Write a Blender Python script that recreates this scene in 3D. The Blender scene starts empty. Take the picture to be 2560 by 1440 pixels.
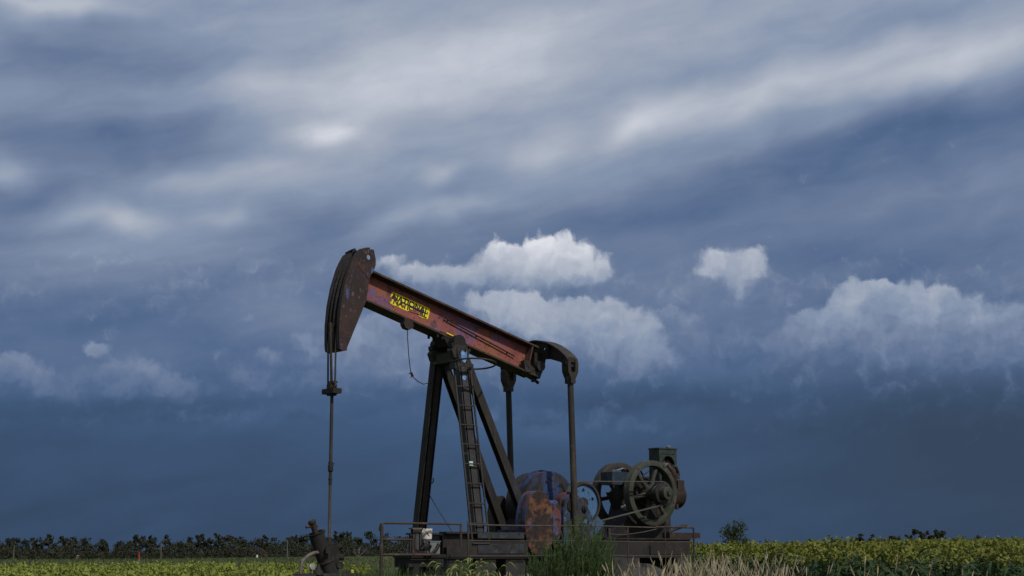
import bpy, bmesh, math, random
import numpy as np
from mathutils import Vector, Matrix
from mathutils.geometry import tessellate_polygon

random.seed(7)
RNG = np.random.default_rng(11)
SC = bpy.context.scene
COL = SC.collection

# ------------------------------------------------------------------ camera
F_PX, PITCH, EYE = 3900.0, math.radians(9.66), 0.8
cam_d = bpy.data.cameras.new("camera")
cam_d.sensor_width = 36.0
cam_d.lens = 36.0 * F_PX / 2560.0
cam_d.clip_start = 0.1
cam_d.clip_end = 5000.0
cam = bpy.data.objects.new("camera", cam_d)
COL.objects.link(cam)
cam.location = (0, 0, EYE)
cam.rotation_euler = (math.pi / 2 + PITCH, 0, 0)
SC.camera = cam

# ------------------------------------------------------------------ exposure
SC.view_settings.view_transform = 'Standard'
SC.view_settings.look = 'None'
SC.view_settings.exposure = 0.0
SC.view_settings.gamma = 1.0

# ------------------------------------------------------------------ sun
TO_SUN = Vector((0.45, -0.62, 0.80)).normalized()
SUN_EL = math.asin(TO_SUN.z)
SUN_AZ = math.atan2(TO_SUN.x, TO_SUN.y)
sun_d = bpy.data.lights.new("sun", 'SUN')
sun_d.energy = 2.4
sun_d.angle = math.radians(2.0)
sun_d.color = (1.0, 0.94, 0.86)
sun = bpy.data.objects.new("sun", sun_d)
COL.objects.link(sun)
sun.location = (20, -30, 60)
sun.rotation_euler = TO_SUN.to_track_quat('Z', 'Y').to_euler()

# ------------------------------------------------------------------ sky (world)
def lin(r, g, b):
    f = lambda c: (c / 255 / 12.92) if c / 255 <= 0.04045 else ((c / 255 + 0.055) / 1.055) ** 2.4
    return (f(r), f(g), f(b), 1.0)

world = bpy.data.worlds.new("World")
SC.world = world
world.use_nodes = True
world.cycles.sampling_method = 'MANUAL'
world.cycles.sample_map_resolution = 256
NT = world.node_tree
NT.nodes.clear()

class Ex:
    """a float socket with arithmetic"""
    def __init__(s, sock): s.s = sock
    def __add__(a, b): return mth('ADD', a, b)
    def __radd__(a, b): return mth('ADD', a, b)
    def __sub__(a, b): return mth('SUBTRACT', a, b)
    def __rsub__(a, b): return mth('SUBTRACT', b, a)
    def __mul__(a, b): return mth('MULTIPLY', a, b)
    def __rmul__(a, b): return mth('MULTIPLY', a, b)

def plug(inp, v):
    if isinstance(v, Ex): NT.links.new(v.s, inp)
    elif hasattr(v, 'is_output'): NT.links.new(v, inp)
    else: inp.default_value = v

def mth(op, *a, clamp=False):
    n = NT.nodes.new('ShaderNodeMath'); n.operation = op; n.use_clamp = clamp
    for i, v in enumerate(a): plug(n.inputs[i], v)
    return Ex(n.outputs[0])

def smooth(lo, hi, v):
    n = NT.nodes.new('ShaderNodeMapRange'); n.interpolation_type = 'SMOOTHSTEP'
    plug(n.inputs['Value'], v); plug(n.inputs['From Min'], lo); plug(n.inputs['From Max'], hi)
    return Ex(n.outputs[0])

def remap(lo, hi, a, b, v):
    n = NT.nodes.new('ShaderNodeMapRange')
    plug(n.inputs['Value'], v)
    for k, x in (('From Min', lo), ('From Max', hi), ('To Min', a), ('To Max', b)): plug(n.inputs[k], x)
    return Ex(n.outputs[0])

def mixc(f, a, b):
    n = NT.nodes.new('ShaderNodeMix'); n.data_type = 'RGBA'
    plug(n.inputs[0], f); plug(n.inputs[6], a); plug(n.inputs[7], b)
    return n.outputs[2]

def mixf(f, a, b):
    n = NT.nodes.new('ShaderNodeMix')
    plug(n.inputs[0], f); plug(n.inputs[2], a); plug(n.inputs[3], b)
    return Ex(n.outputs[0])

def azel(px, py):
    """compass direction (degrees) of a point of the sky seen at this place of the photo"""
    u, v = (px - 1280) / F_PX, (720 - py) / F_PX
    x, y, z = u, math.cos(PITCH) - v * math.sin(PITCH), math.sin(PITCH) + v * math.cos(PITCH)
    return math.degrees(math.atan2(x, y)), math.degrees(math.atan2(z, math.hypot(x, y)))
PXD = math.degrees(1 / F_PX)

tc = NT.nodes.new('ShaderNodeTexCoord')
sep = NT.nodes.new('ShaderNodeSeparateXYZ'); NT.links.new(tc.outputs['Generated'], sep.inputs[0])
DX, DY, DZ = (Ex(sep.outputs[i]) for i in range(3))
AZ = mth('ARCTAN2', DX, DY) * 57.29578
EL = mth('ARCSINE', DZ) * 57.29578

def vec(x, y, z=0.0):
    n = NT.nodes.new('ShaderNodeCombineXYZ')
    for i, v in enumerate((x, y, z)): plug(n.inputs[i], v)
    return n.outputs[0]

def noise(v, scale, detail=4, rough=0.5, dist=0.0):
    n = NT.nodes.new('ShaderNodeTexNoise'); n.noise_dimensions = '2D'
    NT.links.new(v, n.inputs['Vector'])
    n.inputs['Scale'].default_value = scale; n.inputs['Detail'].default_value = detail
    n.inputs['Roughness'].default_value = rough; n.inputs['Distortion'].default_value = dist
    return n

def nval(v, scale, detail=4, rough=0.5, dist=0.0):
    return Ex(noise(v, scale, detail, rough, dist).outputs['Fac'])

def nxy(v, scale, detail, rough, amp):
    """two noise offsets, -amp..amp"""
    n = noise(v, scale, detail, rough)
    s = NT.nodes.new('ShaderNodeSeparateColor'); NT.links.new(n.outputs['Color'], s.inputs[0])
    return (Ex(s.outputs[0]) - 0.5) * (2 * amp), (Ex(s.outputs[1]) - 0.5) * (2 * amp)

def gauss(v, g):
    """one soft anisotropic patch: centre and half-widths given in photo pixels, turned into degrees of sky"""
    cx, cy, sx, sy, rot = g
    a, e = azel(cx, cy)
    c, s_ = math.cos(math.radians(rot)), math.sin(math.radians(rot))
    sx *= PXD; sy *= PXD
    out = []
    for k in ((c / sx, s_ / sx), (-s_ / sy, c / sy)):
        d = NT.nodes.new('ShaderNodeVectorMath'); d.operation = 'DOT_PRODUCT'
        NT.links.new(v, d.inputs[0])
        d.inputs[1].default_value = (k[0], k[1], -(k[0] * a + k[1] * e))
        out.append(Ex(d.outputs['Value']))
    return mth('POWER', 0.36788, mth('MULTIPLY_ADD', out[1], out[1], out[0] * out[0]))

P0 = vec(AZ, EL, 1.0)
# soft warp for the high sheet of cloud, fine warp for the heaps
wx, wy = nxy(P0, 0.22, 3, 0.5, 1.3)
PS = vec(AZ + wx, EL + wy * 0.55, 1.0)
hx, hy = nxy(P0, 1.3, 6, 0.55, 0.34)
PH = vec(AZ + hx, EL + hy, 1.0)

def sum_gauss(v, lst):
    acc = None
    for *g, amp in lst:
        t = gauss(v, g)
        acc = mth('MULTIPLY_ADD', t, amp, 0.0 if acc is None else acc)
    return acc

SHEET = [
 # cx, cy, half-width, half-height, rise, amount
 (1030,225,330,115,12,.20),(820,345,115,36,5,.27),(1100,130,420,70,12,.05),(690,240,120,50,10,.08),
 (330,560,240,42,-3,.17),(350,552,90,24,0,.10),(580,548,70,26,0,.15),(160,565,90,32,15,.07),(1340,360,100,46,22,.17),
 (1585,300,110,42,22,.17),(1950,215,420,48,14,.21),(2430,135,240,50,13,.20),(1110,450,75,26,28,.16),
 (1180,505,120,24,8,.12),(960,560,170,30,10,.10),(570,440,230,30,5,.10),(1560,60,560,100,5,.05),
 (0,425,60,38,0,.17),(290,632,300,36,0,.09),(120,0,220,22,3,.15),(110,690,240,36,0,.06),
 (700,470,300,60,5,.08),(1300,130,180,120,0,.06),
 (150,115,280,75,8,-.19),(430,170,260,60,10,-.08),(330,350,330,75,5,-.20),(60,490,130,40,0,-.12),
 (2300,340,380,95,12,-.165),(2620,300,200,200,0,-.10),(1800,490,520,90,12,-.10),(1500,560,330,50,5,-.08),
 (2150,600,520,90,0,-.06),(760,565,110,36,0,-.06),(2230,70,220,45,10,-.07),(250,770,380,50,0,-.02),
 (2300,1050,420,100,0,-.05),(1560,1005,330,40,-3,-.085),(300,1018,500,30,0,-.045),(300,1090,500,50,0,-.02),
 (700,790,170,55,0,.07),(1380,1060,260,36,0,.06),(560,1060,260,25,5,.03),(1720,690,120,60,0,.05),(1420,735,280,60,0,.06),(1380,880,280,90,-4,.05),(250,930,330,80,0,.06),(930,880,190,90,0,.05),(2250,860,340,80,0,.05),(1750,900,160,80,0,.05),(2100,640,260,40,0,-.04),(430,820,260,50,0,-.03),
]
r = NT.nodes.new('ShaderNodeValToRGB')
plug(r.inputs[0], mth('MULTIPLY', EL, 1 / 24.0, clamp=True))
cr = r.color_ramp; cr.interpolation = 'B_SPLINE'
prof = [(1350, .125), (1250, .14), (1120, .175), (1000, .235), (900, .315), (780, .385), (650, .45), (500, .525), (300, .60), (60, .635)]
while len(cr.elements) < len(prof): cr.elements.new(0.5)
for e, (py, b) in zip(cr.elements, prof):
    e.position = max(0, azel(1280, py)[1] / 24.0); e.color = (b, b, b, 1)
B = Ex(r.outputs[0]) + sum_gauss(PS, SHEET)
# streaks drawn out along the wind, rising to the right
cs, sn = math.cos(math.radians(11)), math.sin(math.radians(11))
SA, SE = AZ * cs + EL * sn, EL * cs - AZ * sn
streak = nval(vec(SA * 0.10 + wx * .10, SE * 0.55 + wy * .10), 1.0, 7, 0.5, 0.12)
fine = nval(vec(SA * 0.36 + wx * .3, SE * 1.0 + wy * .3), 1.0, 8, 0.55, 0.25)
hi = smooth(4.0, 11.0, EL)
B = B + (streak - 0.5) * (hi * 0.13 + 0.07) + (fine - 0.5) * (hi * 0.06 + 0.06)

def tone(b):
    n = NT.nodes.new('ShaderNodeValToRGB'); plug(n.inputs[0], b)
    c = n.color_ramp
    st = [(0.0, (47, 59, 74)), (.12, (55, 75, 102)), (.22, (65, 89, 122)), (.33, (84, 106, 141)), (.45, (107, 124, 154)),
          (.58, (133, 148, 173)), (.72, (164, 173, 189)), (.86, (193, 198, 210)), (1.0, (223, 225, 232))]
    while len(c.elements) < len(st): c.elements.new(0.5)
    for e, (p, k) in zip(c.elements, st): e.position = p; e.color = lin(*k)
    return n.outputs[0]

skyc = tone(B)
skyc = mixc(gauss(P0, (2480, 1130, 480, 230, 0)) * 0.6, skyc, lin(53, 65, 80))

heap = nval(PH, 1.5, 6, 0.55)
heap2 = nval(vec(AZ + hx - 0.15, EL + hy + 0.24), 1.5, 6, 0.55)
emboss = heap - heap2
lump = nval(vec(AZ + hx * 2, EL + hy * 2), 0.7, 3, 0.45)
# heaps: (patches), top row, base row, brightness at top, at base, edge softness, opacity
HEAPS = [
 ([(1350,1052,170,26,0,1),(1180,1040,120,22,0,.8),(1610,1068,130,22,-4,.9),(430,1045,230,18,3,.8),(700,1040,120,18,0,.7)], 1015, 1140, .26, .17, .6, .7),
 ([(1660,800,52,30,0,1),(1724,826,46,42,0,1.1),(1765,865,40,30,0,.9),(1680,860,90,50,0,1)], 765, 980, .50, .27, .25, .85),
 ([(1832,834,52,40,0,1.1),(1880,850,42,34,0,1.1),(1850,890,90,40,0,.9)], 780, 980, .44, .25, .25, .8),
 ([(28,915,44,26,0,1.1),(92,945,70,28,-12,1.1),(244,872,30,18,0,.9),(335,912,46,24,0,1),(318,945,95,34,0,1.1),(190,970,200,26,0,.9),(480,970,110,26,0,.6)], 855, 1040, .57, .28, .42, .97),
 ([(667,887,27,18,0,.9),(619,940,66,36,0,.8),(740,950,90,36,0,.8),(780,862,42,34,0,.9)], 825, 1040, .52, .28, .5, .92),
 ([(912,848,66,46,0,1.1),(960,815,42,30,20,1),(1030,872,66,46,0,1.1),(880,900,70,40,0,1),(1010,930,120,40,0,.8),(1180,900,110,60,0,.7)], 780, 1040, .58, .31, .45, .95),
 ([(519,672,26,13,-25,.9),(508,700,16,20,0,.8),(530,700,14,20,0,.9),(655,655,66,24,10,.75),(625,665,36,16,10,.6),(1640,712,14,20,-35,.9),(1652,728,16,14,-30,.8),(340,765,60,18,0,.75),(300,790,40,14,10,.5),(390,712,30,16,-20,.6),(160,812,18,16,-40,.6),(445,795,36,9,5,.8),(412,738,22,5,0,.8)], 630, 800, .52, .45, .6, .6),
 ([(1280,722,210,30,0,1),(1455,735,110,34,0,.9)], 690, 800, .50, .43, .9, .75),
 ([(1231,752,72,24,-4,1.1),(1315,764,62,28,-5,1.1),(1400,778,70,28,-6,1.1),(1458,772,40,24,0,1),(1524,790,50,36,0,1.3),(1588,818,52,42,-20,1.3),(1626,846,36,36,-30,1.1),(1668,884,44,24,-35,.9),(1480,845,130,46,-10,1.1),(1572,900,54,38,0,1.1),(1580,938,22,18,0,.8),(1300,810,140,34,-5,.7)], 735, 985, .76, .36, .5, .97),
 ([(1415,650,62,54,0,1.4),(1346,622,32,28,0,1.3),(1243,640,44,34,15,1.2),(1290,655,40,30,0,1.1),(1330,680,120,34,0,1.3),(1185,693,70,22,-4,1.2),(1095,690,62,22,4,1.2),(1030,676,46,17,10,.9),(975,655,40,16,15,.7),(1450,690,60,26,0,1),(1505,672,21,25,0,.9)], 596, 740, 1.0, .50, .46, .97),
 ([(1796,654,34,28,10,1.0),(1864,643,40,31,10,1.1),(1836,676,62,30,0,1.0),(1898,668,24,25,0,.9),(1768,673,22,16,10,.8),(1842,714,26,24,0,.9),(1849,743,11,17,0,.8)], 606, 765, .80, .58, .62, .92),
 ([(2185,740,72,36,0,1.3),(2137,752,44,38,0,1.3),(2066,785,26,18,0,1.1),(2031,792,22,16,0,1.1),(2008,818,50,28,25,1.2),(1962,842,40,26,25,1.2),(1938,858,28,18,20,1),(2278,764,90,44,0,1.3),(2310,742,42,22,0,1.1),(2370,788,90,42,-12,1.3),(2428,788,44,20,-10,1.1),(2482,805,86,34,-6,1.2),(2570,806,90,34,0,1.2),(2250,850,280,66,0,1.2),(2520,870,150,56,0,1.2)], 702, 990, .70, .28, .40, .98),
]
for pts, ytop, ybase, bt, bb, soft, op in HEAPS:
    f = sum_gauss(PH, pts) + (heap - 0.5) * 0.75 + (lump - 0.5) * 0.35
    et, eb = azel(1280, ytop)[1], azel(1280, ybase)[1]
    sf = remap(eb, et, soft * 0.5 + 0.42, soft * 0.5, EL + hy)
    a = smooth(0.48 - sf, 0.48 + sf, f)
    # bases fray into the murk below
    a = a * smooth(eb - 0.9, eb + 0.45 * (et - eb), EL + hy * 0.8 + (heap - 0.5) * 1.0) * op
    bri = remap(eb, et, bb, bt, EL + hy * 0.5) + emboss * 0.13 + (lump - 0.5) * 0.24 + (f - 1.2) * 0.02
    skyc = mixc(a, skyc, tone(bri))

# the open half of the sky behind: clear blue with broken cloud round the sun
nish = NT.nodes.new('ShaderNodeTexSky'); nish.sky_type = 'NISHITA'; nish.sun_disc = False
nish.sun_elevation = SUN_EL; nish.sun_rotation = SUN_AZ
nish.air_density = 1.2; nish.dust_density = 1.5
ns = NT.nodes.new('ShaderNodeVectorMath'); ns.operation = 'SCALE'
NT.links.new(nish.outputs[0], ns.inputs[0]); ns.inputs['Scale'].default_value = 0.06
n3 = NT.nodes.new('ShaderNodeTexNoise'); NT.links.new(tc.outputs['Generated'], n3.inputs['Vector'])
n3.inputs['Scale'].default_value = 2.6; n3.inputs['Detail'].default_value = 6
cov = smooth(0.42, 0.62, Ex(n3.outputs['Fac']))
open_sky = mixc(cov * 0.8, ns.outputs[0], lin(150, 156, 168))
away = mth('MAXIMUM', smooth(32.0, 75.0, mth('ABSOLUTE', AZ)), smooth(38.0, 75.0, EL))
below = smooth(-1.5, -6.0, EL)
final = mixc(away, skyc, open_sky)
final = mixc(smooth(-2.0, -8.0, EL), final, lin(52, 56, 48))
bg = NT.nodes.new('ShaderNodeBackground'); NT.links.new(final, bg.inputs['Color'])
bg.inputs['Strength'].default_value = 1.0
wo = NT.nodes.new('ShaderNodeOutputWorld'); NT.links.new(bg.outputs[0], wo.inputs['Surface'])

# ------------------------------------------------------------------ materials
def new_mat(name):
    m = bpy.data.materials.new(name); m.use_nodes = True
    nt = m.node_tree; nt.nodes.clear()
    o = nt.nodes.new('ShaderNodeOutputMaterial'); p = nt.nodes.new('ShaderNodeBsdfPrincipled')
    nt.links.new(p.outputs[0], o.inputs[0])
    return m, nt, p

def metal(name, base, patches=(), rough=0.65, metallic=0.0, bump=0.15, bscale=40.0, stretch=(1, 1, 1), seed=0.0, spec=0.35):
    """worn painted steel: base colour with irregular patches (colour, scale, threshold, softness, stretch)"""
    m, nt, p = new_mat(name)
    tc_ = nt.nodes.new('ShaderNodeTexCoord')
    def noise_(scale, st, off, detail=7, ro=0.62):
        mp = nt.nodes.new('ShaderNodeMapping'); nt.links.new(tc_.outputs['Object'], mp.inputs[0])
        mp.inputs['Location'].default_value = (off + seed, off * 1.7, off * .6 + seed); mp.inputs['Scale'].default_value = st
        n = nt.nodes.new('ShaderNodeTexNoise'); nt.links.new(mp.outputs[0], n.inputs['Vector'])
        n.inputs['Scale'].default_value = scale; n.inputs['Detail'].default_value = detail; n.inputs['Roughness'].default_value = ro
        return n.outputs['Fac']
    def mix(f, a, b, mode='MIX'):
        n = nt.nodes.new('ShaderNodeMix'); n.data_type = 'RGBA'; n.blend_type = mode
        for i, v in ((0, f), (6, a), (7, b)):
            if hasattr(v, 'is_output'): nt.links.new(v, n.inputs[i])
            else: n.inputs[i].default_value = v if i == 0 else (*v[:3], 1)
        return n.outputs[2]
    # broad tonal drift of the base
    rmp = nt.nodes.new('ShaderNodeMapRange'); nt.links.new(noise_(2.3, stretch, 3.1), rmp.inputs[0])
    rmp.inputs['From Min'].default_value = .3; rmp.inputs['From Max'].default_value = .7
    c = mix(rmp.outputs[0], tuple(x * 0.68 for x in base), tuple(min(1, x * 1.25) for x in base))
    for i, pt in enumerate(patches):
        col, sc, th, so = pt[:4]; st = pt[4] if len(pt) > 4 else (1, 1, 1)
        r_ = nt.nodes.new('ShaderNodeMapRange'); r_.interpolation_type = 'SMOOTHSTEP'
        nt.links.new(noise_(sc, st, 7.3 * (i + 1)), r_.inputs[0])
        r_.inputs['From Min'].default_value = th - so; r_.inputs['From Max'].default_value = th + so
        c = mix(r_.outputs[0], c, col)
    nt.links.new(c, p.inputs['Base Color'])
    rr = nt.nodes.new('ShaderNodeMapRange'); nt.links.new(noise_(9, (1, 1, 1), 1.3), rr.inputs[0])
    rr.inputs['To Min'].default_value = rough - .15; rr.inputs['To Max'].default_value = min(1, rough + .2)
    nt.links.new(rr.outputs[0], p.inputs['Roughness'])
    p.inputs['Metallic'].default_value = metallic
    p.inputs['Specular IOR Level'].default_value = spec
    if bump:
        b = nt.nodes.new('ShaderNodeBump'); b.inputs['Strength'].default_value = bump; b.inputs['Distance'].default_value = .01
        nt.links.new(noise_(bscale, (1, 1, 1), 5.5), b.inputs['Height']); nt.links.new(b.outputs[0], p.inputs['Normal'])
    return m

RUST, DARKR, PIT, BLUE = (.22, .075, .03), (.075, .035, .025), (.02, .014, .013), (.07, .11, .36)
M = {}
M['beam'] = metal('red_rusted_paint', (.27, .083, .073), [((.27, .10, .06), 3.0, .54, .06), ((.17, .085, .16), 2.2, .57, .06), ((.12, .05, .045), 6, .60, .05), ((.09, .115, .32), 4.6, .635, .03), ((.07, .03, .028), 15, .63, .03), (PIT, 34, .66, .02)], seed=1.3)
M['flange'] = metal('brown_rusted_flange', (0.0504, 0.0353, 0.0294), [((.11, .05, .035), 4, .56, .08), (PIT, 18, .62, .04)])
M['head'] = metal('maroon_rusted_plate', (0.0302, 0.0193, 0.0193), [((.052, .027, .024), 5, .55, .08), ((.11, .085, .09), 18, .63, .03, (1, 1, .6)), ((.07, .10, .28), 4.2, .64, .025, (1.8, 1.8, .7)), (PIT, 24, .62, .03)], seed=.4)
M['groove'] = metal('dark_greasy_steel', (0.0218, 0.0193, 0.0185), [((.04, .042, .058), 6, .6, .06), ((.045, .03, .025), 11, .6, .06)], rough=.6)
M['steel'] = metal('dark_weathered_steel', (0.0336, 0.0294, 0.026), [((.065, .05, .038), 4, .58, .08, (1, 1, .35)), ((.065, .085, .115), 5, .66, .03), (PIT, 15, .62, .05, (1, 1, .4))])
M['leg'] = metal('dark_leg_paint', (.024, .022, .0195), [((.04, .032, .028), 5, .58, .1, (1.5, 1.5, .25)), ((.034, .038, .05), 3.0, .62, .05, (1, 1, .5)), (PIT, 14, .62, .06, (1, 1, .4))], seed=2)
M['leglit'] = metal('lit_grey_worn_leg_paint', (.034, .032, .033), [((.045, .058, .078), 3.2, .58, .06, (1, 1, .6)), ((.11, .17, .26), 6, .68, .02), ((.043, .033, .028), 8, .58, .06, (1.5, 1.5, .3)), (PIT, 18, .62, .04)], seed=5)  # lighter copy of the leg paint: light on the near side put into colour
M['bluechip'] = metal('chipped_light_blue_paint', (.14, .30, .58), [((.22, .40, .66), 9, .58, .05), (DARKR, 12, .66, .03)])
M['black'] = metal('black_oily_iron', (.015, .0145, .014), [((.032, .027, .024), 6, .6, .08)], rough=.7)
M['orange'] = metal('orange_flaking_rust', (.09, .04, .026), [((.165, .064, .028), 4.0, .52, .06), ((.15, .085, .055), 9, .58, .05), ((.030, .02, .018), 3.6, .50, .06), ((.016, .013, .013), 12, .56, .04), ((.05, .07, .16), 4.0, .64, .04)], bump=.6, bscale=25, seed=3.7)
M['bluerust'] = metal('blue_paint_over_rust', (.05, .085, .20), [((.06, .065, .10), 3, .52, .08), ((.11, .045, .04), 4.6, .55, .04, (1, 1, .5)), ((.028, .023, .022), 7, .55, .05, (1.2, 1.2, .4)), ((.09, .18, .40), 8, .65, .02), ((.13, .075, .10), 5, .63, .03)], bump=.35, bscale=25)
M['blueface'] = metal('streaked_grey_blue_face', (.030, .036, .052), [((.035, .08, .19), 3, .51, .06, (1, 1, .4)), ((.085, .035, .03), 6, .57, .04, (1.4, 1.4, .3)), ((.02, .018, .018), 7, .55, .04, (1, 1, .4)), ((.08, .19, .36), 8, .63, .03)], bump=.3, bscale=25, seed=8)
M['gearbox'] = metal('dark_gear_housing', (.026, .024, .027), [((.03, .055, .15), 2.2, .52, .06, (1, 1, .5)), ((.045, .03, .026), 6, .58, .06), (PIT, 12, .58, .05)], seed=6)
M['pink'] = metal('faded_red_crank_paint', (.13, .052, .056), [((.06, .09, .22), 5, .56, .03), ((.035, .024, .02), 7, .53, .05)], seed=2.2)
M['sheave'] = metal('worn_blue_sheave_paint', (.055, .13, .26), [((.075, .18, .34), 5, .56, .08), ((.04, .05, .075), 14, .61, .05), ((.08, .05, .04), 9, .66, .03)])
M['green'] = metal('dull_green_engine_paint', (0.0403, 0.047, 0.0353), [((.066, .078, .06), 5, .58, .08), ((.065, .05, .036), 6, .58, .06), (PIT, 12, .63, .05)])
M['greendark'] = metal('dark_green_radiator_paint', (0.0235, 0.037, 0.0319), [((.042, .062, .054), 6, .6, .08), ((.05, .04, .033), 9, .62, .05)])
M['tankblue'] = metal('dark_blue_tank_paint', (.018, .034, .055), [((.03, .055, .08), 6, .6, .08), ((.045, .03, .025), 8, .62, .05)])
M['wheeldark'] = metal('dark_flywheel_iron', (0.0336, 0.0286, 0.026), [((.06, .046, .038), 5, .58, .08), ((.04, .05, .042), 4, .6, .06), (PIT, 14, .64, .05)])
M['rusty'] = metal('rusty_brown_iron', (.038, .025, .019), [((.065, .036, .022), 8, .58, .06), (PIT, 12, .57, .05)], bump=.4)
M['rail'] = metal('brown_rusted_pipe', (0.0462, 0.0353, 0.0302), [((.09, .06, .045), 8, .58, .08)])
M['wire'] = metal('dull_grey_wire', (0.084, 0.0773, 0.0739), [((.07, .05, .04), 12, .55, .08)])
M['rod'] = metal('polished_rod_steel', (0.1344, 0.1134, 0.0882), [((.09, .075, .06), 5, .55, .1, (1, 1, .3))], rough=.4, metallic=.5)
M['rope'] = metal('dark_wire_rope', (.045, .04, .037), [], rough=.7, bump=.5, bscale=160)
M['cabinet'] = metal('dusty_tan_cabinet_paint', (0.1344, 0.1134, 0.0991), [((.09, .085, .08), 5, .56, .06, (1, 1, .3)), ((.06, .05, .04), 9, .62, .04)])
M['grey'] = metal('light_grey_box_paint', (0.168, 0.189, 0.1974), [((.13, .14, .14), 6, .6, .06), ((.08, .06, .05), 12, .68, .03)])
M['white'] = metal('white_plastic_bucket', (.72, .66, .60), [((.5, .42, .38), 6, .6, .05), ((.2, .16, .14), 10, .7, .03)], rough=.45)
M['zinc'] = metal('galvanised_sheet', (.12, .115, .13), [((.17, .165, .18), 7, .58, .07)], rough=.5, metallic=.3)
M['yellow'] = metal('yellow_sign_paint', (.95, .70, .012), [((.80, .48, .02), 8, .66, .05), ((.6, .15, .04), 18, .73, .02)], bump=.05)
M['letter'] = metal('black_sign_ink', (.020, .016, .022), [((.07, .06, .12), 14, .60, .04)], bump=.05)
M['sticker'] = metal('pale_mint_sticker', (.42, .62, .60), [], bump=0)
M['concrete'] = metal('shaded_stained_concrete', (.05, .048, .047), [((.03, .028, .027), 4, .54, .1)], bump=.4)  # base tone darkened to put the shadow under the unit into colour, plus stains
M['baseblue'] = metal('grey_blue_skid_paint', (.030, .036, .045), [((.05, .06, .072), 5, .57, .06, (1, 1, 2)), ((.03, .024, .022), 7, .56, .05), (PIT, 12, .61, .05)])
M['wood'] = metal('grey_weathered_wood', (.15, .125, .10), [((.09, .075, .06), 6, .55, .1, (1, 1, .2))])
M['belt'] = metal('grey_rubber_belt', (.085, .085, .078), [((.05, .05, .048), 9, .6, .08)])
M['glassg'] = metal('pale_gauge_face', (.22, .21, .2), [], rough=.3, bump=0)
M['hose'] = metal('pale_grey_hose', (.15, .125, .12), [((.10, .09, .09), 10, .58, .06)], rough=.5)
M['yellowcap'] = metal('yellow_plastic_cap', (.75, .70, .05), [], rough=.4, bump=0)
M['skid'] = metal('dark_brown_skid_steel', (.024, .021, .020), [((.038, .03, .026), 5, .58, .08), (PIT, 12, .62, .05)])
M['red'] = metal('red_marker_paint', (.35, .035, .025), [], bump=0)
M['core'] = metal('radiator_core_fins', (.03, .028, .025), [], bump=.6, bscale=90)

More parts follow.
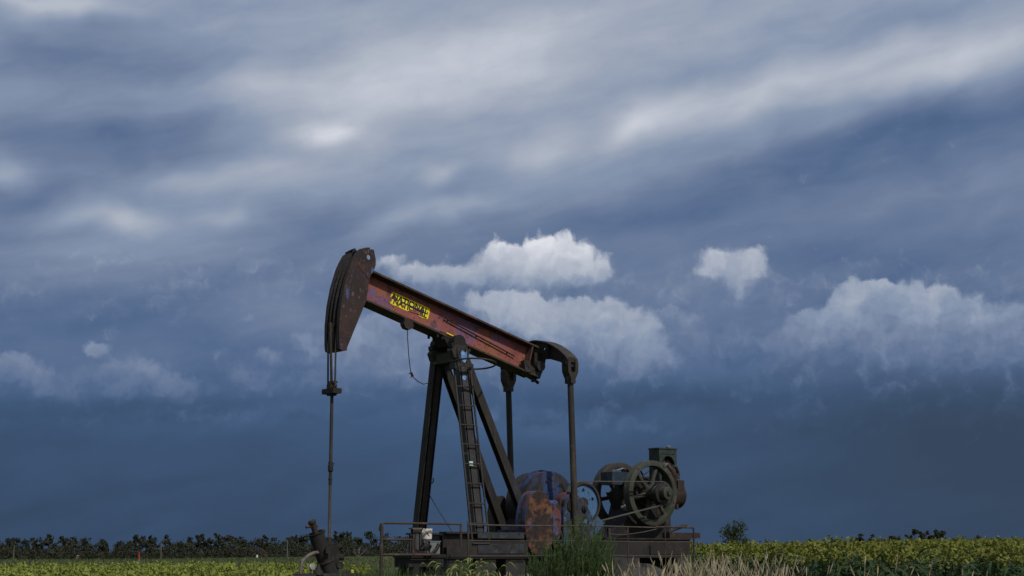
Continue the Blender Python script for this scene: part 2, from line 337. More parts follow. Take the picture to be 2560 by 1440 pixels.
# ------------------------------------------------------------------ mesh building
class MB:
    def __init__(s): s.v = []; s.f = []
    def add(s, vs, fs):
        n = len(s.v); s.v += [tuple(map(float, p)) for p in vs]; s.f += [tuple(i + n for i in f) for f in fs]; return s
    def box(s, x0, x1, y0, y1, z0, z1):
        return s.add([(x0,y0,z0),(x1,y0,z0),(x1,y1,z0),(x0,y1,z0),(x0,y0,z1),(x1,y0,z1),(x1,y1,z1),(x0,y1,z1)],
                     [(3,2,1,0),(4,5,6,7),(0,1,5,4),(1,2,6,5),(2,3,7,6),(3,0,4,7)])
    def frame(s, p, q, up=(0, 0, 1)):
        p, q = Vector(p), Vector(q); d = (q - p).normalized(); a = Vector(up)
        a = (a - d * a.dot(d)).normalized(); b = d.cross(a)
        return p, q, d, a, b
    def bar(s, p, q, wa, wb, up=(0, 0, 1)):
        """rectangular bar from p to q, wa along up, wb across"""
        return s.section(p, q, [(-wa/2, -wb/2), (wa/2, -wb/2), (wa/2, wb/2), (-wa/2, wb/2)], up)
    def section(s, p, q, sec, up=(0, 0, 1)):
        p, q, d, a, b = s.frame(p, q, up); n = len(sec)
        vs = [p + a * u + b * w for u, w in sec] + [q + a * u + b * w for u, w in sec]
        tri = tessellate_polygon([[Vector((u, w, 0)) for u, w in sec]])
        fs = [(i, (i + 1) % n, n + (i + 1) % n, n + i) for i in range(n)]
        fs += [tuple(reversed(t)) for t in tri] + [tuple(n + i for i in t) for t in tri]
        return s.add(vs, fs)
    def ibeam(s, p, q, depth, width, tf, tw, up=(0, 0, 1)):
        h, w = depth / 2, width / 2
        sec = [(-h,-w),(-h+tf,-w),(-h+tf,-tw/2),(h-tf,-tw/2),(h-tf,-w),(h,-w),(h,w),(h-tf,w),(h-tf,tw/2),(-h+tf,tw/2),(-h+tf,w),(-h,w)]
        return s.section(p, q, sec, up)
    def tube(s, pts, r, n=8, cap=True):
        pts = [Vector(p) for p in pts]; rs = r if isinstance(r, (list, tuple)) else [r] * len(pts)
        d0 = (pts[1] - pts[0]).normalized()
        a = d0.orthogonal().normalized(); vs = []
        for i, p in enumerate(pts):
            d = (pts[min(i + 1, len(pts) - 1)] - pts[max(i - 1, 0)]).normalized()
            a = (a - d * a.dot(d)).normalized(); b = d.cross(a)
            for k in range(n):
                t = 2 * math.pi * k / n
                vs.append(p + (a * math.cos(t) + b * math.sin(t)) * rs[i])
        fs = []
        for i in range(len(pts) - 1):
            for k in range(n):
                j = (k + 1) % n
                fs.append((i*n+k, i*n+j, (i+1)*n+j, (i+1)*n+k))
        if cap: fs += [tuple(range(n - 1, -1, -1)), tuple(range((len(pts)-1)*n, len(pts)*n))]
        return s.add(vs, fs)
    def lathe(s, c, axis, prof, n=40, closed=False):
        """prof = (distance along axis, radius) list"""
        c = Vector(c); d = Vector(axis).normalized(); a = d.orthogonal().normalized(); b = d.cross(a); vs = []
        for t, r in prof:
            for k in range(n):
                an = 2 * math.pi * k / n; vs.append(c + d * t + (a * math.cos(an) + b * math.sin(an)) * r)
        m = len(prof); fs = []
        for i in range(m if closed else m - 1):
            i2 = (i + 1) % m
            for k in range(n):
                j = (k + 1) % n; fs.append((i*n+k, i*n+j, i2*n+j, i2*n+k))
        if not closed:
            fs += [tuple(range(n - 1, -1, -1)), tuple(range((m-1)*n, m*n))]
        return s.add(vs, fs)
    def cyl(s, p, q, r0, r1=None, n=24):
        p, q = Vector(p), Vector(q)
        return s.lathe(p, q - p, [(0, r0), ((q - p).length, r0 if r1 is None else r1)], n)
    def prism(s, outer, y0, y1, holes=(), plane='xz'):
        """outline in (X,Z) (or (Y,Z) / (X,Y)) given thickness along the remaining axis"""
        P = {'xz': lambda u, v, t: (u, t, v), 'yz': lambda u, v, t: (t, u, v), 'xy': lambda u, v, t: (u, v, t)}[plane]
        loops = [list(outer)] + [list(h) for h in holes]
        tri = tessellate_polygon([[Vector((u, v, 0)) for u, v in l] for l in loops])
        flat = [p for l in loops for p in l]; n = len(flat)
        vs = [P(u, v, y0) for u, v in flat] + [P(u, v, y1) for u, v in flat]
        fs = [tuple(t) for t in tri] + [tuple(n + i for i in reversed(t)) for t in tri]
        o = 0
        for l in loops:
            m = len(l)
            for i in range(m):
                j = (i + 1) % m; fs.append((o+i, o+j, n+o+j, n+o+i))
            o += m
        return s.add(vs, fs)
    def torus(s, c, axis, R, r, n=48, m=8, a0=0, a1=2*math.pi, ref=None):
        c = Vector(c); d = Vector(axis).normalized()
        a = (Vector(ref) - d * d.dot(Vector(ref))).normalized() if ref else d.orthogonal().normalized(); b = d.cross(a)
        full = abs(a1 - a0 - 2 * math.pi) < 1e-6
        pts = [c + (a * math.cos(a0 + (a1-a0)*k/n) + b * math.sin(a0 + (a1-a0)*k/n)) * R for k in range(n + 1)]
        return s.tube(pts, r, m, cap=not full)

def arc(cx, cz, r, a0, a1, n=12):
    return [(cx + r * math.cos(math.radians(a0 + (a1-a0)*i/n)), cz + r * math.sin(math.radians(a0 + (a1-a0)*i/n))) for i in range(n + 1)]

def circle(cx, cz, r, n=20): return arc(cx, cz, r, 0, 360 * (n - 1) / n, n - 1)

def chaikin(pts, it=2, closed=True):
    for _ in range(it):
        out = []; n = len(pts)
        for i in range(n if closed else n - 1):
            p, q = pts[i], pts[(i + 1) % n]
            out += [tuple(.75*a + .25*b for a, b in zip(p, q)), tuple(.25*a + .75*b for a, b in zip(p, q))]
        pts = out if closed else [pts[0]] + out + [pts[-1]]
    return pts

def tag(o, label=None, cat=None, group=None, kind=None):
    if label: o['label'] = label
    if cat: o['category'] = cat
    if group: o['group'] = group
    if kind: o['kind'] = kind
    return o

TH = math.radians(38)
UNIT = Matrix.Translation(((1118 - 1280) / F_PX * 26, 26, 0)) @ Matrix.Rotation(TH, 4, 'Z')

def root(name, label, cat, base=(0, 0, 0), group=None, world_xy=None, rz=None):
    """an Empty at the base of a thing; parts are given in the pumping unit's own frame (X along the beam)"""
    o = bpy.data.objects.new(name, None); COL.objects.link(o)
    o.empty_display_size = .3
    if world_xy is None:
        o.matrix_world = UNIT @ Matrix.Translation(base)
    else:
        o.matrix_world = Matrix.Translation(world_xy) @ Matrix.Rotation(rz or 0, 4, 'Z')
    o['_off'] = list(base)
    return tag(o, label, cat, group)

OFFS = {}
def mesh_of(name, mb, mats, off=(0, 0, 0), smooth_angle=35):
    me = bpy.data.meshes.new(name)
    ox, oy, oz = off
    me.from_pydata([(x - ox, y - oy, z - oz) for x, y, z in mb.v], [], mb.f)
    for m in (mats if isinstance(mats, (list, tuple)) else [mats]): me.materials.append(m)
    bm = bmesh.new(); bm.from_mesh(me); bmesh.ops.recalc_face_normals(bm, faces=bm.faces); bm.to_mesh(me); bm.free()
    if smooth_angle:
        me.shade_smooth(); me.set_sharp_from_angle(angle=math.radians(smooth_angle))
    me.update()
    return me

def part(name, mb, mat, parent, label=None):
    r_ = parent
    while r_.parent: r_ = r_.parent
    off = r_.get('_off', (0, 0, 0))
    o = bpy.data.objects.new(name, mesh_of(name, mb, mat, off)); COL.objects.link(o); o.parent = parent
    if label: o['label'] = label
    return o

# ------------------------------------------------------------------ ground
def terrain(x, y):
    """flat to the left, a long low rise to the right"""
    x = np.asarray(x, float); y = np.asarray(y, float)
    ang = x / np.maximum(y, 8.0)
    s = lambda a, b, t: (lambda k: k * k * (3 - 2 * k))(np.clip((t - a) / (b - a), 0, 1))
    rise = s(0.06, 0.34, ang) * 0.37 + 0.32 * s(0.02, .14, ang)
    far = s(30, 165, y) * (1 - s(170, 420, y) * 1.0)
    low = -1.3 * s(-0.05, -0.34, ang) * s(150, 500, y)
    return 1.95 * rise * far + low

def grid_ground():
    ys = np.concatenate([np.linspace(-40, 10, 12), np.geomspace(12, 900, 90), [1400, 2400]])
    ts = np.linspace(-1.1, 1.1, 121)
    vs, fs = [], []
    for y in ys:
        w = max(60.0, abs(y) * .75 + 40)
        xs = ts * w
        zs = terrain(xs, np.full_like(xs, y)) if y > 0 else np.zeros_like(xs)
        vs += [(float(a), float(y), float(c)) for a, c in zip(xs, zs)]
    n = len(ts)
    for i in range(len(ys) - 1):
        for k in range(n - 1): fs.append((i*n+k, i*n+k+1, (i+1)*n+k+1, (i+1)*n+k))
    return vs, fs

def ground_material():
    m, nt, p = new_mat('field_soil_and_grass')
    g = nt.nodes.new('ShaderNodeTexCoord'); L = nt.links.new
    mp = nt.nodes.new('ShaderNodeMapping'); L(g.outputs['Object'], mp.inputs[0]); mp.inputs['Scale'].default_value = (.02, .09, 1)
    n1 = nt.nodes.new('ShaderNodeTexNoise'); L(mp.outputs[0], n1.inputs['Vector']); n1.inputs['Scale'].default_value = 1; n1.inputs['Detail'].default_value = 6
    r1 = nt.nodes.new('ShaderNodeValToRGB'); L(n1.outputs['Fac'], r1.inputs[0])
    e = r1.color_ramp.elements; e[0].position = .35; e[0].color = (.045, .06, .025, 1); e[1].position = .56; e[1].color = (.09, .11, .035, 1)
    k = r1.color_ramp.elements.new(.66); k.color = (.25, .22, .11, 1)
    n2 = nt.nodes.new('ShaderNodeTexNoise'); L(g.outputs['Object'], n2.inputs['Vector']); n2.inputs['Scale'].default_value = 1.5; n2.inputs['Detail'].default_value = 8
    mx = nt.nodes.new('ShaderNodeMix'); mx.data_type = 'RGBA'; mx.blend_type = 'MULTIPLY'; mx.inputs[0].default_value = .6
    L(r1.outputs[0], mx.inputs[6]); L(n2.outputs['Color'], mx.inputs[7]); L(mx.outputs[2], p.inputs['Base Color'])
    p.inputs['Roughness'].default_value = 1; p.inputs['Specular IOR Level'].default_value = .1
    return m
gv, gf = grid_ground()
gm = bpy.data.meshes.new('ground'); gm.from_pydata(gv, [], gf); gm.shade_smooth(); gm.materials.append(ground_material())
ground = bpy.data.objects.new('ground', gm); COL.objects.link(ground); tag(ground, kind='structure')

# ------------------------------------------------------------------ the pumping unit
PJ = root('pumpjack', 'old rusty pumpjack with red walking beam standing at the edge of the crop field', 'pumpjack')

# base frame: wide under the front legs, narrow between the swinging cranks
b = MB()
for y, x0 in ((-.88, -.70), (.88, -.14)): b.ibeam((x0, y, .93), (.93, y, .93), .42, .2, .03, .03)
for y in (-.36, .36): b.ibeam((.93, y, .90), (3.0, y, .90), .36, .18, .025, .03)
b.box(-.70, -.05, -.777, -.60, .76, 1.075)
for x in (.0, .85): b.box(x - .08, x + .08, -.777, .777, .76, 1.075)
for x in (1.5, 2.9): b.box(x - .08, x + .08, -.27, .27, .76, 1.05)
b.box(-.70, .93, -.99, -.981, .74, .985)
part('base_frame', b, M['skid'], PJ)
b = MB(); b.box(-.1, .84, -1.0, -.991, .80, .95)
part('base_panel', b, M['baseblue'], PJ, 'grey blue painted panel on the near side of the base')
b = MB(); b.box(-.1, .84, -.998, -.982, 1.04, 1.13)
part('base_panel', b, M['baseblue'], PJ)
for x0, x1, w, w1 in ((-.66, -.3, .95, -.6), (-.1, .3, .95, .95), (.5, .9, .95, .95), (1.3, 2.95, .33, .33)):
    b = MB(); b.box(x0, x1, -w, w1, -.05, .719); part('footing', b, M['concrete'], PJ)

# samson post legs
legY = lambda z: .37 + .172 * (3.77 - z)
def leg(name, p, q, w, d, mat, up):
    b = MB(); b.ibeam(p, q, w, d, .016, .02, up); return part(name, b, mat, PJ)
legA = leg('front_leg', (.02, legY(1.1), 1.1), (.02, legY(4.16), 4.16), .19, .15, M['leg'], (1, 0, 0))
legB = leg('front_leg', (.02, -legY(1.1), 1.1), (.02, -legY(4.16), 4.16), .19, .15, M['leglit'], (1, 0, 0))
for s in (1, -1):
    l = leg('back_leg', (1.5, s * .36, 1.1), (.12, s * .30, 4.0), .13, .14, M['leg'], (0, 1, 0))
# cover plates in the leg faces, step, chips of paint
b = MB(); b.bar((.02, -legY(1.14) - .078, 1.14), (.02, -legY(4.05) - .078, 4.05), .12, .006, (1, 0, 0))
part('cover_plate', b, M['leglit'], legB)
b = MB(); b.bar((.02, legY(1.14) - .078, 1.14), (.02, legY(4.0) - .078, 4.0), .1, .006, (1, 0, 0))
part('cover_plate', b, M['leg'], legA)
# sticker sits on leg B plate
zc = 2.24
b = MB(); b.bar((-.03, -legY(zc - .035) - .084, zc - .035), (-.03, -legY(zc + .035) - .084, zc + .035), .075, .004, (1, 0, 0))
part('sticker', b, M['sticker'], legB, 'pale mint square sticker')
# cap box joining the leg tops
b = MB()
b.box(-.1, .16, -.31, .31, 3.94, 4.10)
b.prism([(-.12, 4.0), (.16, 4.0), (.2, 4.12), (.12, 4.22), (-.1, 4.22), (-.17, 4.12)], -.36, -.22)
b.prism([(-.12, 4.0), (.16, 4.0), (.2, 4.12), (.12, 4.22), (-.1, 4.22), (-.17, 4.12)], .22, .36)
cap = part('post_cap', b, M['steel'], PJ)
b = MB(); b.prism([(-.05, 4.1), (.07, 4.1), (.1, 4.0), (.01, 3.84), (-.08, 4.0)], -.43, -.35)
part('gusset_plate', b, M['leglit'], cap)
for pl, y0, y1 in (([(-.04, 4.10), (.0, 4.125), (.05, 4.07), (.08, 4.13), (.085, 4.0), (.045, 3.91), (.0, 3.93), (-.035, 3.98)], -.436, -.4305), ([(-.03, 3.69), (.01, 3.70), (.05, 3.68), (.03, 3.64), (.02, 3.58), (-.01, 3.63), (-.04, 3.64)], -.476, -.468)):
    b2 = MB(); b2.prism(chaikin(pl, 1), y0, y1)
    part('paint_patch', b2, M['bluechip'], cap, 'light blue chip of paint on the post')
# saddle bearing
b = MB()
b.cyl((0, -.33, 4.27), (0, .33, 4.27), .075, n=20)
for y in (-.28, .28):
    b.lathe((0, y - .07, 4.27), (0, 1, 0), [(0, .12), (.14, .12)], 20)
    b.box(-.16, .16, y - .06, y + .06, 4.18, 4.25)
b.prism([(-.26, 4.45), (.26, 4.31), (.1, 4.21), (-.1, 4.21)], -.16, .16)
sad = part('saddle_bearing', b, M['black'], PJ)
for x in (-.3, -.2, .26, .36):
    z = 4.34 - x * .279
    for y in (-.13, .13):
        b = MB(); b.cyl((x, y, z - .075), (x, y, z + .01), .022, n=8); part('bolt', b, M['black'], sad)
for p, q in (((-.16, -.19, 4.425), (.0, -.19, 4.378)), ((.17, -.19, 4.33), (.22, -.19, 4.315))):
    b = MB(); b.bar(p, q, .018, .008); part('yellow_shim', b, M['yellow'], sad)
b = MB(); b.prism(chaikin([(-.01, 4.37), (.09, 4.345), (.1, 4.28), (.03, 4.25), (-.02, 4.29)]), -.2, -.192)
part('paint_patch', b, M['bluechip'], sad)

# ladder with one safety hoop
LAD = bpy.data.objects.new('ladder', None)
lz = lambda z: -legY(z) - .15
lx = lambda z, k: (-.24 + .03 * (4 - z) / 3 if k == 0 else .09 + .04 * (4 - z) / 3)
def ladder():
    L_ = MB()
    for k in (0, 1):
        L_.bar((lx(3.86, k), lz(3.86), 3.86), (lx(1.02, k), lz(1.02), 1.02), .026, .022, (1, 0, 0))
    st = part('ladder', L_, M['leglit'], PJ)
    R_ = None
    for i in range(9):
        z = 3.50 - i * .318
        r_ = MB(); r_.cyl((lx(z, 0), lz(z), z), (lx(z, 1), lz(z), z), .0125, n=8)
        part('rung', r_, M['steel'], st)
    for z in (3.8, 2.4, 1.25):
        br = MB()
        for k in (0, 1): br.bar((lx(z, k), lz(z), z), (.02 + .09 * (k - .5), -legY(z) - .05, z), .03, .012)
        br.bar((-.04, -legY(z) - .05, z), (.08, -legY(z) - .05, z), .03, .01)
        part('ladder_bracket', br, M['steel'], st)
    return st
lad = ladder()
b = MB()
b.torus((.09, -.62, 3.885), (.08, .1025, 1), .36, .0155, 56, 8)
b.bar((-.26, -.60, 3.85), (.12, -.56, 3.86), .06, .012)
b.box(-.29, -.22, -.62, -.46, 3.78, 3.88)
part('safety_hoop', b, M['steel'], lad)

# walking beam
BA = math.radians(-15.6)
bu = Vector((math.cos(BA), 0, math.sin(BA))); bn = Vector((-math.sin(BA), 0, math.cos(BA)))
BO = Vector((0, 0, 4.60)); BD = .525
bp = lambda s, y, h: BO + bu * s + bn * h + Vector((0, y, 0))
b = MB(); b.bar(bp(-1.95, 0, 0), bp(1.83, 0, 0), BD - .06, .024, bn)
BEAM = part('walking_beam', b, M['beam'], PJ)
b = MB()
b.bar(bp(-1.95, 0, BD/2 - .015), bp(1.86, 0, BD/2 - .015), .03, .34, bn)
b.bar(bp(-1.95, 0, -BD/2 + .015), bp(1.9, 0, -BD/2 + .015), .03, .34, bn)
b.bar(bp(-1.95, 0, BD/2 - .04), bp(1.83, 0, BD/2 - .04), .03, .06, bn)
b.bar(bp(-1.95, 0, -BD/2 + .04), bp(1.83, 0, -BD/2 + .04), .03, .06, bn)
part('flange', b, M['flange'], BEAM)
b = MB(); b.bar(bp(1.70, -.085, 0), bp(1.73, -.085, 0), BD - .064, .145, bn); b.bar(bp(1.70, .085, 0), bp(1.73, .085, 0), BD - .064, .145, bn)
part('stiffener_plate', b, M['flange'], BEAM)
b = MB(); b.tube([bp(-.12, -.06, .065), bp(-.10, -.045, .08), bp(-.06, -.05, .06), bp(1.28, -.05, -.03), bp(1.45, -.05, -.045)], [.012, .012, .012, .012, .011], 8)
for s, h in ((-.04, .06), (.6, .015), (1.3, -.033)): b.bar(bp(s, -.012, h), bp(s, -.05, h), .02, .02, bu)
part('grab_rod', b, M['black'], BEAM)
# bracket with a dangling wire under the beam
b = MB(); b.prism([(-.99, 4.61), (-.83, 4.57), (-.81, 4.47), (-.88, 4.42), (-.96, 4.44), (-1.0, 4.5)], -.17, -.05)
part('bracket', b, M['rusty'], BEAM)
# sign: yellow plate with the worn double lettering
def rounded(w, h, r, n=5):
    out = []
    for cx, cy, a in ((w/2-r, h/2-r, 0), (-w/2+r, h/2-r, 90), (-w/2+r, -h/2+r, 180), (w/2-r, -h/2+r, 270)):
        for i in range(n + 1): t = math.radians(a + 90 * i / n); out.append((cx + r*math.cos(t), cy + r*math.sin(t)))
    return out
SW, SH, SS = .80, .205, -.815
NA = math.radians(-15.6)
sc_, ss_ = math.cos(NA), math.sin(NA)
sx0, sz0 = -.785, 4.84
def sg(u, v): return (sx0 + u * sc_ - v * ss_, sz0 + u * ss_ + v * sc_)
b = MB()
edge = rounded(SW, SH, .035)
rag = []
for i, (u, v) in enumerate(edge): rag.append((u, v))
# the lower edge is torn away in the middle, the left end is ragged
low = [(-.36, -.1025), (-.30, -.108), (-.24, -.094), (-.16, -.1025), (-.03, -.1025), (.0, -.085), (.04, -.098), (.09, -.06), (.17, -.062), (.21, -.098), (.26, -.1025)]
outl = [p for p in edge if not (p[1] < -.09)]
k = [i for i, p in enumerate(outl) if p[0] < 0]
i0 = max(k)
outl = outl[:i0 + 1] + low + outl[i0 + 1:]
b.prism([sg(*p) for p in outl], -.0165, -.012)
SIGN = part('nameplate', b, M['yellow'], BEAM, 'yellow worn nameplate lettered NATIONAL twice over')

def text_mesh(word, size, y):
    cu = bpy.data.curves.new('lettering', 'FONT'); cu.body = word; cu.size = size; cu.align_x = 'CENTER'; cu.align_y = 'CENTER'
    cu.offset = .004 * size / .1
    ob = bpy.data.objects.new('lettering', cu); COL.objects.link(ob)
    bpy.context.view_layer.update()
    me = bpy.data.meshes.new_from_object(ob.evaluated_get(bpy.context.evaluated_depsgraph_get()))
    vs = [tuple(v.co) for v in me.vertices]; fs = [tuple(p.vertices) for p in me.polygons]
    bpy.data.objects.remove(ob); bpy.data.meshes.remove(me)
    return vs, fs
lb = MB()
for du, dv, size, wid, yy in ((.00, .030, .135, .74, -.0185), (.015, -.042, .125, .70, -.0205)):
    vs, fs = text_mesh('NATIONAL', size, yy)
    xs = [v[0] for v in vs]; k = wid / (max(xs) - min(xs))
    out = []
    for x, y_, z in vs:
        u, w = sg(x * k + du, y_ + dv); out.append((u, yy, w))
    lb.add(out, fs)
lb.prism([sg(*p) for p in circle(.362, .025, .011, 10)], -.02, -.0168)
# smears where the two layers of lettering have run together
for cx, cy, w_, h_ in ((-.02, .0, .07, .018), (.10, -.004, .13, .022), (.22, -.01, .10, .02), (-.35, .02, .035, .04), (-.16, .0, .06, .014)):
    pts = [(cx + w_ * math.cos(t) * random.uniform(.7, 1.1), cy + h_ * math.sin(t) * random.uniform(.6, 1.15)) for t in [i * math.pi / 7 for i in range(14)]]
    lb.prism([sg(*p) for p in pts], -.0215, -.0168)
part('lettering', lb, M['letter'], BEAM)
for cx, cy, w_, h_ in ((.06, -.065, .075, .028), (.155, -.055, .06, .03), (.24, -.07, .05, .02), (-.13, -.055, .03, .02), (-.385, -.03, .025, .05)):
    pts = [(cx + w_ * math.cos(t) * random.uniform(.6, 1.1), cy + h_ * math.sin(t) * random.uniform(.6, 1.1)) for t in [i * math.pi / 7 for i in range(14)]]
    rb = MB(); rb.prism([sg(*p) for p in pts], -.0232, -.0168)
    part('rust_blister', rb, M['beam'], BEAM)

# horse head
HO = [(-2.255,3.99),(-2.20,3.955),(-2.14,3.965),(-1.96,4.38),(-1.78,4.79),(-1.71,5.2),(-1.64,5.31),(-1.605,5.40),(-1.605,5.50),(-1.645,5.65),(-1.69,5.655),(-1.715,5.64),(-1.72,5.68),(-1.80,5.67),(-1.87,5.645),(-1.96,5.58),(-2.03,5.46),(-2.09,5.33),(-2.185,5.02),(-2.245,4.71),(-2.272,4.39),(-2.268,4.1)]
hole = circle(-1.735, 5.52, .043, 16)
b = MB(); b.prism(HO, -.225, -.195, [hole]); b.prism(HO, .195, .225, [circle(-1.735, 5.52, .043, 16)])
HEAD = part('horse_head', b, M['head'], PJ)
# curved wireline track between the plates, with ribs
front = [(-2.255,3.99),(-2.268,4.1),(-2.272,4.39),(-2.245,4.71),(-2.185,5.02),(-2.09,5.33),(-1.96,5.58),(-1.87,5.645)]
fr = chaikin(front, 2, closed=False)
def strip(depth0, depth1, y0, y1):
    b = MB(); out, inn = [], []
    for i, (x, z) in enumerate(fr):
        p, q = fr[max(i-1, 0)], fr[min(i+1, len(fr)-1)]
        tx, tz = q[0]-p[0], q[1]-p[1]; l = math.hypot(tx, tz); nx, nz = tz/l, -tx/l
        out.append((x + nx*depth0, z + nz*depth0)); inn.append((x + nx*depth1, z + nz*depth1))
    b.prism(out + inn[::-1], y0, y1); return b
b = strip(.035, .07, -.195, .195)
for y0, y1 in ((-.195, -.15), (.15, .195), (-.05, -.02), (.06, .09)):
    c = strip(-.004, .034, y0, y1); b.add(c.v, c.f)
b.box(-2.22, -2.1, -.195, .195, 3.975, 4.0)
part('wireline_track', b, M['groove'], HEAD)
b = MB(); b.prism([(-1.9,5.60),(-1.86,5.63),(-1.75,5.655),(-1.72,5.64),(-1.74,5.6),(-1.85,5.57)], -.19, .19)
b.tube([(-1.95, -.16, 5.60), (-1.90, -.05, 5.655), (-1.88, .1, 5.655), (-1.92, .19, 5.62)], .02, 8)
part('head_hinge', b, M['groove'], HEAD)
b = MB(); b.prism([(-1.965,5.36),(-1.955,5.37),(-1.705,5.135),(-1.712,5.125)], -.2285, -.2255)
part('plate_seam', b, M['black'], HEAD)

# bridle, carrier bar, polished rod
b = MB()
for y in (-.115, .12): b.tube([(-2.245, y, 4.3), (-2.262, y, 4.1), (-2.255, y * .9, 3.40)], .015, 8)
BR = part('bridle_cable', b, M['rope'], PJ)
b = MB(); b.cyl((-2.325, -.04, 4.42), (-2.30, -.02, 4.27), .03, .03, 10); b.tube([(-2.31, -.03, 4.28), (-2.30, -.03, 4.0), (-2.255, 0, 3.40)], .021, 8)
part('hanger_rod', b, M['steel'], BR)
b = MB(); b.box(-2.33, -2.17, -.17, .17, 3.29, 3.37); b.box(-2.30, -2.20, -.07, .07, 3.26, 3.29)
CB = part('carrier_bar', b, M['black'], PJ)
b = MB(); b.box(-2.31, -2.19, -.06, .06, 3.37, 3.44); b.cyl((-2.25, 0, 3.44), (-2.25, 0, 3.47), .055, n=8); b.box(-2.29, -2.20, -.09, .05, 3.455, 3.49)
for s in (-1, 1): b.cyl((-2.25 + s * .035, -.075, 3.405), (-2.25 + s * .035, .075, 3.405), .014, n=8)
part('rod_clamp', b, M['rusty'], CB)
b = MB(); b.cyl((-2.245, 0, 3.30), (-2.245, 0, 2.2), .027, n=12)
ROD = part('polished_rod', b, M['steel'], PJ)
b = MB(); b.cyl((-2.245, 0, 1.95), (-2.245, 0, .9), .024, n=12)
part('lower_rod', b, M['rod'], ROD, 'bright worn lower length of the rod')
b = MB(); b.lathe((-2.245, 0, 1.86), (0, 0, 1), [(0, .028), (.08, .028), (.08, .036), (.10, .036), (.10, .026), (.2, .026), (.22, .042), (.3, .042), (.32, .036), (.36, .036), (.37, .028)], 12)
b.box(-2.24, -2.19, -.03, 0, 2.18, 2.2)
part('rod_coupling', b, M['black'], ROD)

# tail bearing and equalizer
b = MB()
b.bar(bp(1.66, -.10, -.06), bp(1.72, -.14, -.26), .14, .10, bu)
b.bar(bp(1.85, 0, -.02), bp(2.02, 0, .03), .34, .24, bn)
b.cyl(bp(1.95, -.2, -.06), bp(1.95, .2, -.06), .09, n=16)
b.bar(bp(1.80, 0, -.17), bp(2.04, 0, -.20), .12, .26, bn)
b.cyl(bp(1.97, -.02, -.33), bp(1.97, -.02, -.2), .03, n=8)
TB = part('tail_bearing', b, M['groove'], PJ)
b = MB(); b.cyl(bp(1.98, -.03, -.28), bp(2.09, -.03, -.31), .03, n=8); part('grease_fitting', b, M['rusty'], TB)
b = MB(); b.bar(bp(1.70, -.16, -.13), bp(1.79, -.155, -.19), .07, .05, bn); part('tail_bolt', b, M['flange'], TB)
def equal():
    top = [(-.93, 4.06), (-.86, 4.13), (-.65, 4.27), (-.37, 4.40), (-.08, 4.465), (.08, 4.465), (.37, 4.40), (.65, 4.27), (.86, 4.13), (.93, 4.06)]
    top = chaikin(top, 2, closed=False)
    bot = [(.74, 4.02), (.35, 4.13), (.2, 4.14), (.15, 3.98), (-.15, 3.98), (-.2, 4.14), (-.35, 4.13), (-.74, 4.02)]
    e = MB(); e.prism(top + bot, 1.93, 1.965, [circle(-.19, 4.325, .03, 14)], 'yz')
    web = part('equalizer', e, M['steel'], PJ)
    f = MB(); inn = [(y, z + .022) for y, z in top]
    f.prism(top + inn[::-1], 1.83, 2.07, plane='yz')
    part('equalizer_flange', f, M['steel'], web)
    for y in (-.36, .36):
        s_ = MB(); s_.box(1.86, 2.03, y - .01, y + .01, 4.14, 4.385); part('stiffener_plate', s_, M['groove'], web)
    for y in (-.82, .82):
        s_ = MB(); s_.box(1.90, 2.0, y - .12, y + .12, 4.02, 4.10); part('end_block', s_, M['groove'], web)
    return web
equal()

# pitman arms with their clevises
CP = (2.06, 1.02)                                    # crank pin
def pitman(s):
    y = .86 * s
    a = MB(); a.cyl((1.96, y, 3.78), (CP[0], y, CP[1]), .052, .056, 20)
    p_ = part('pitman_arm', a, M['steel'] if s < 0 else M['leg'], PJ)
    c = MB()
    U = [(-.115, 4.05), (-.125, 3.98), (-.12, 3.86), (-.085, 3.79), (-.055, 3.74), (-.055, 3.66), (.055, 3.66), (.055, 3.74), (.085, 3.79), (.12, 3.86), (.125, 3.98), (.115, 4.05), (.09, 4.09), (.055, 4.08), (.055, 3.97), (.05, 3.865), (0, 3.835), (-.05, 3.865), (-.055, 3.97), (-.055, 4.08), (-.09, 4.09)]
    c.prism([(1.96 + u * .92, z) for u, z in U], y - .085, y + .085)
    cl = part('clevis', c, M['steel'], p_)
    k = MB(); k.cyl((1.83, y, 4.0), (2.09, y, 4.0), .04, n=12); k.box(1.92, 2.0, y - .05, y + .05, 3.94, 4.06)
    part('clevis_pin', k, M['black'], p_)
    h = MB(); h.lathe((CP[0], y - .09, CP[1]), (0, 1, 0), [(0, .13), (.18, .13)], 24)
    part('pin_bearing', h, M['black'], p_)
pitman(-1); pitman(1)

# gear reducer
b = MB()
pro = arc(2.03, 1.63, .57, -25, 205, 40) + [(1.42, 1.12), (2.64, 1.12)]
b.prism(pro, -.22, .30)
b.prism(arc(2.03, 1.63, .60, 10, 170, 30) + arc(2.03, 1.63, .54, 170, 10, 30), .0, .05)
b.box(1.35, 2.95, -.34, .40, 1.09, 1.2)
b.prism([(2.5, 1.2), (2.95, 1.2), (2.95, 1.75), (2.85, 1.9), (2.5, 2.0)], -.2, .28)
GB = part('gearbox', b, M['gearbox'], PJ)
b = MB(); b.bar((2.28, -.225, 2.0), (2.42, -.225, 1.78), .02, .02); b.bar((1.98, -.23, 2.16), (2.05, -.23, 1.72), .05, .012, (1, 0, 0))
b.cyl((2.03, -.24, 1.6), (2.03, -.222, 1.6), .26, n=24)
part('gearbox_cover', b, M['gearbox'], GB)
b = MB(); b.cyl((2.03, -.82, 1.60), (2.03, .82, 1.60), .11, n=24)
part('crank_shaft', b, M['black'], PJ)
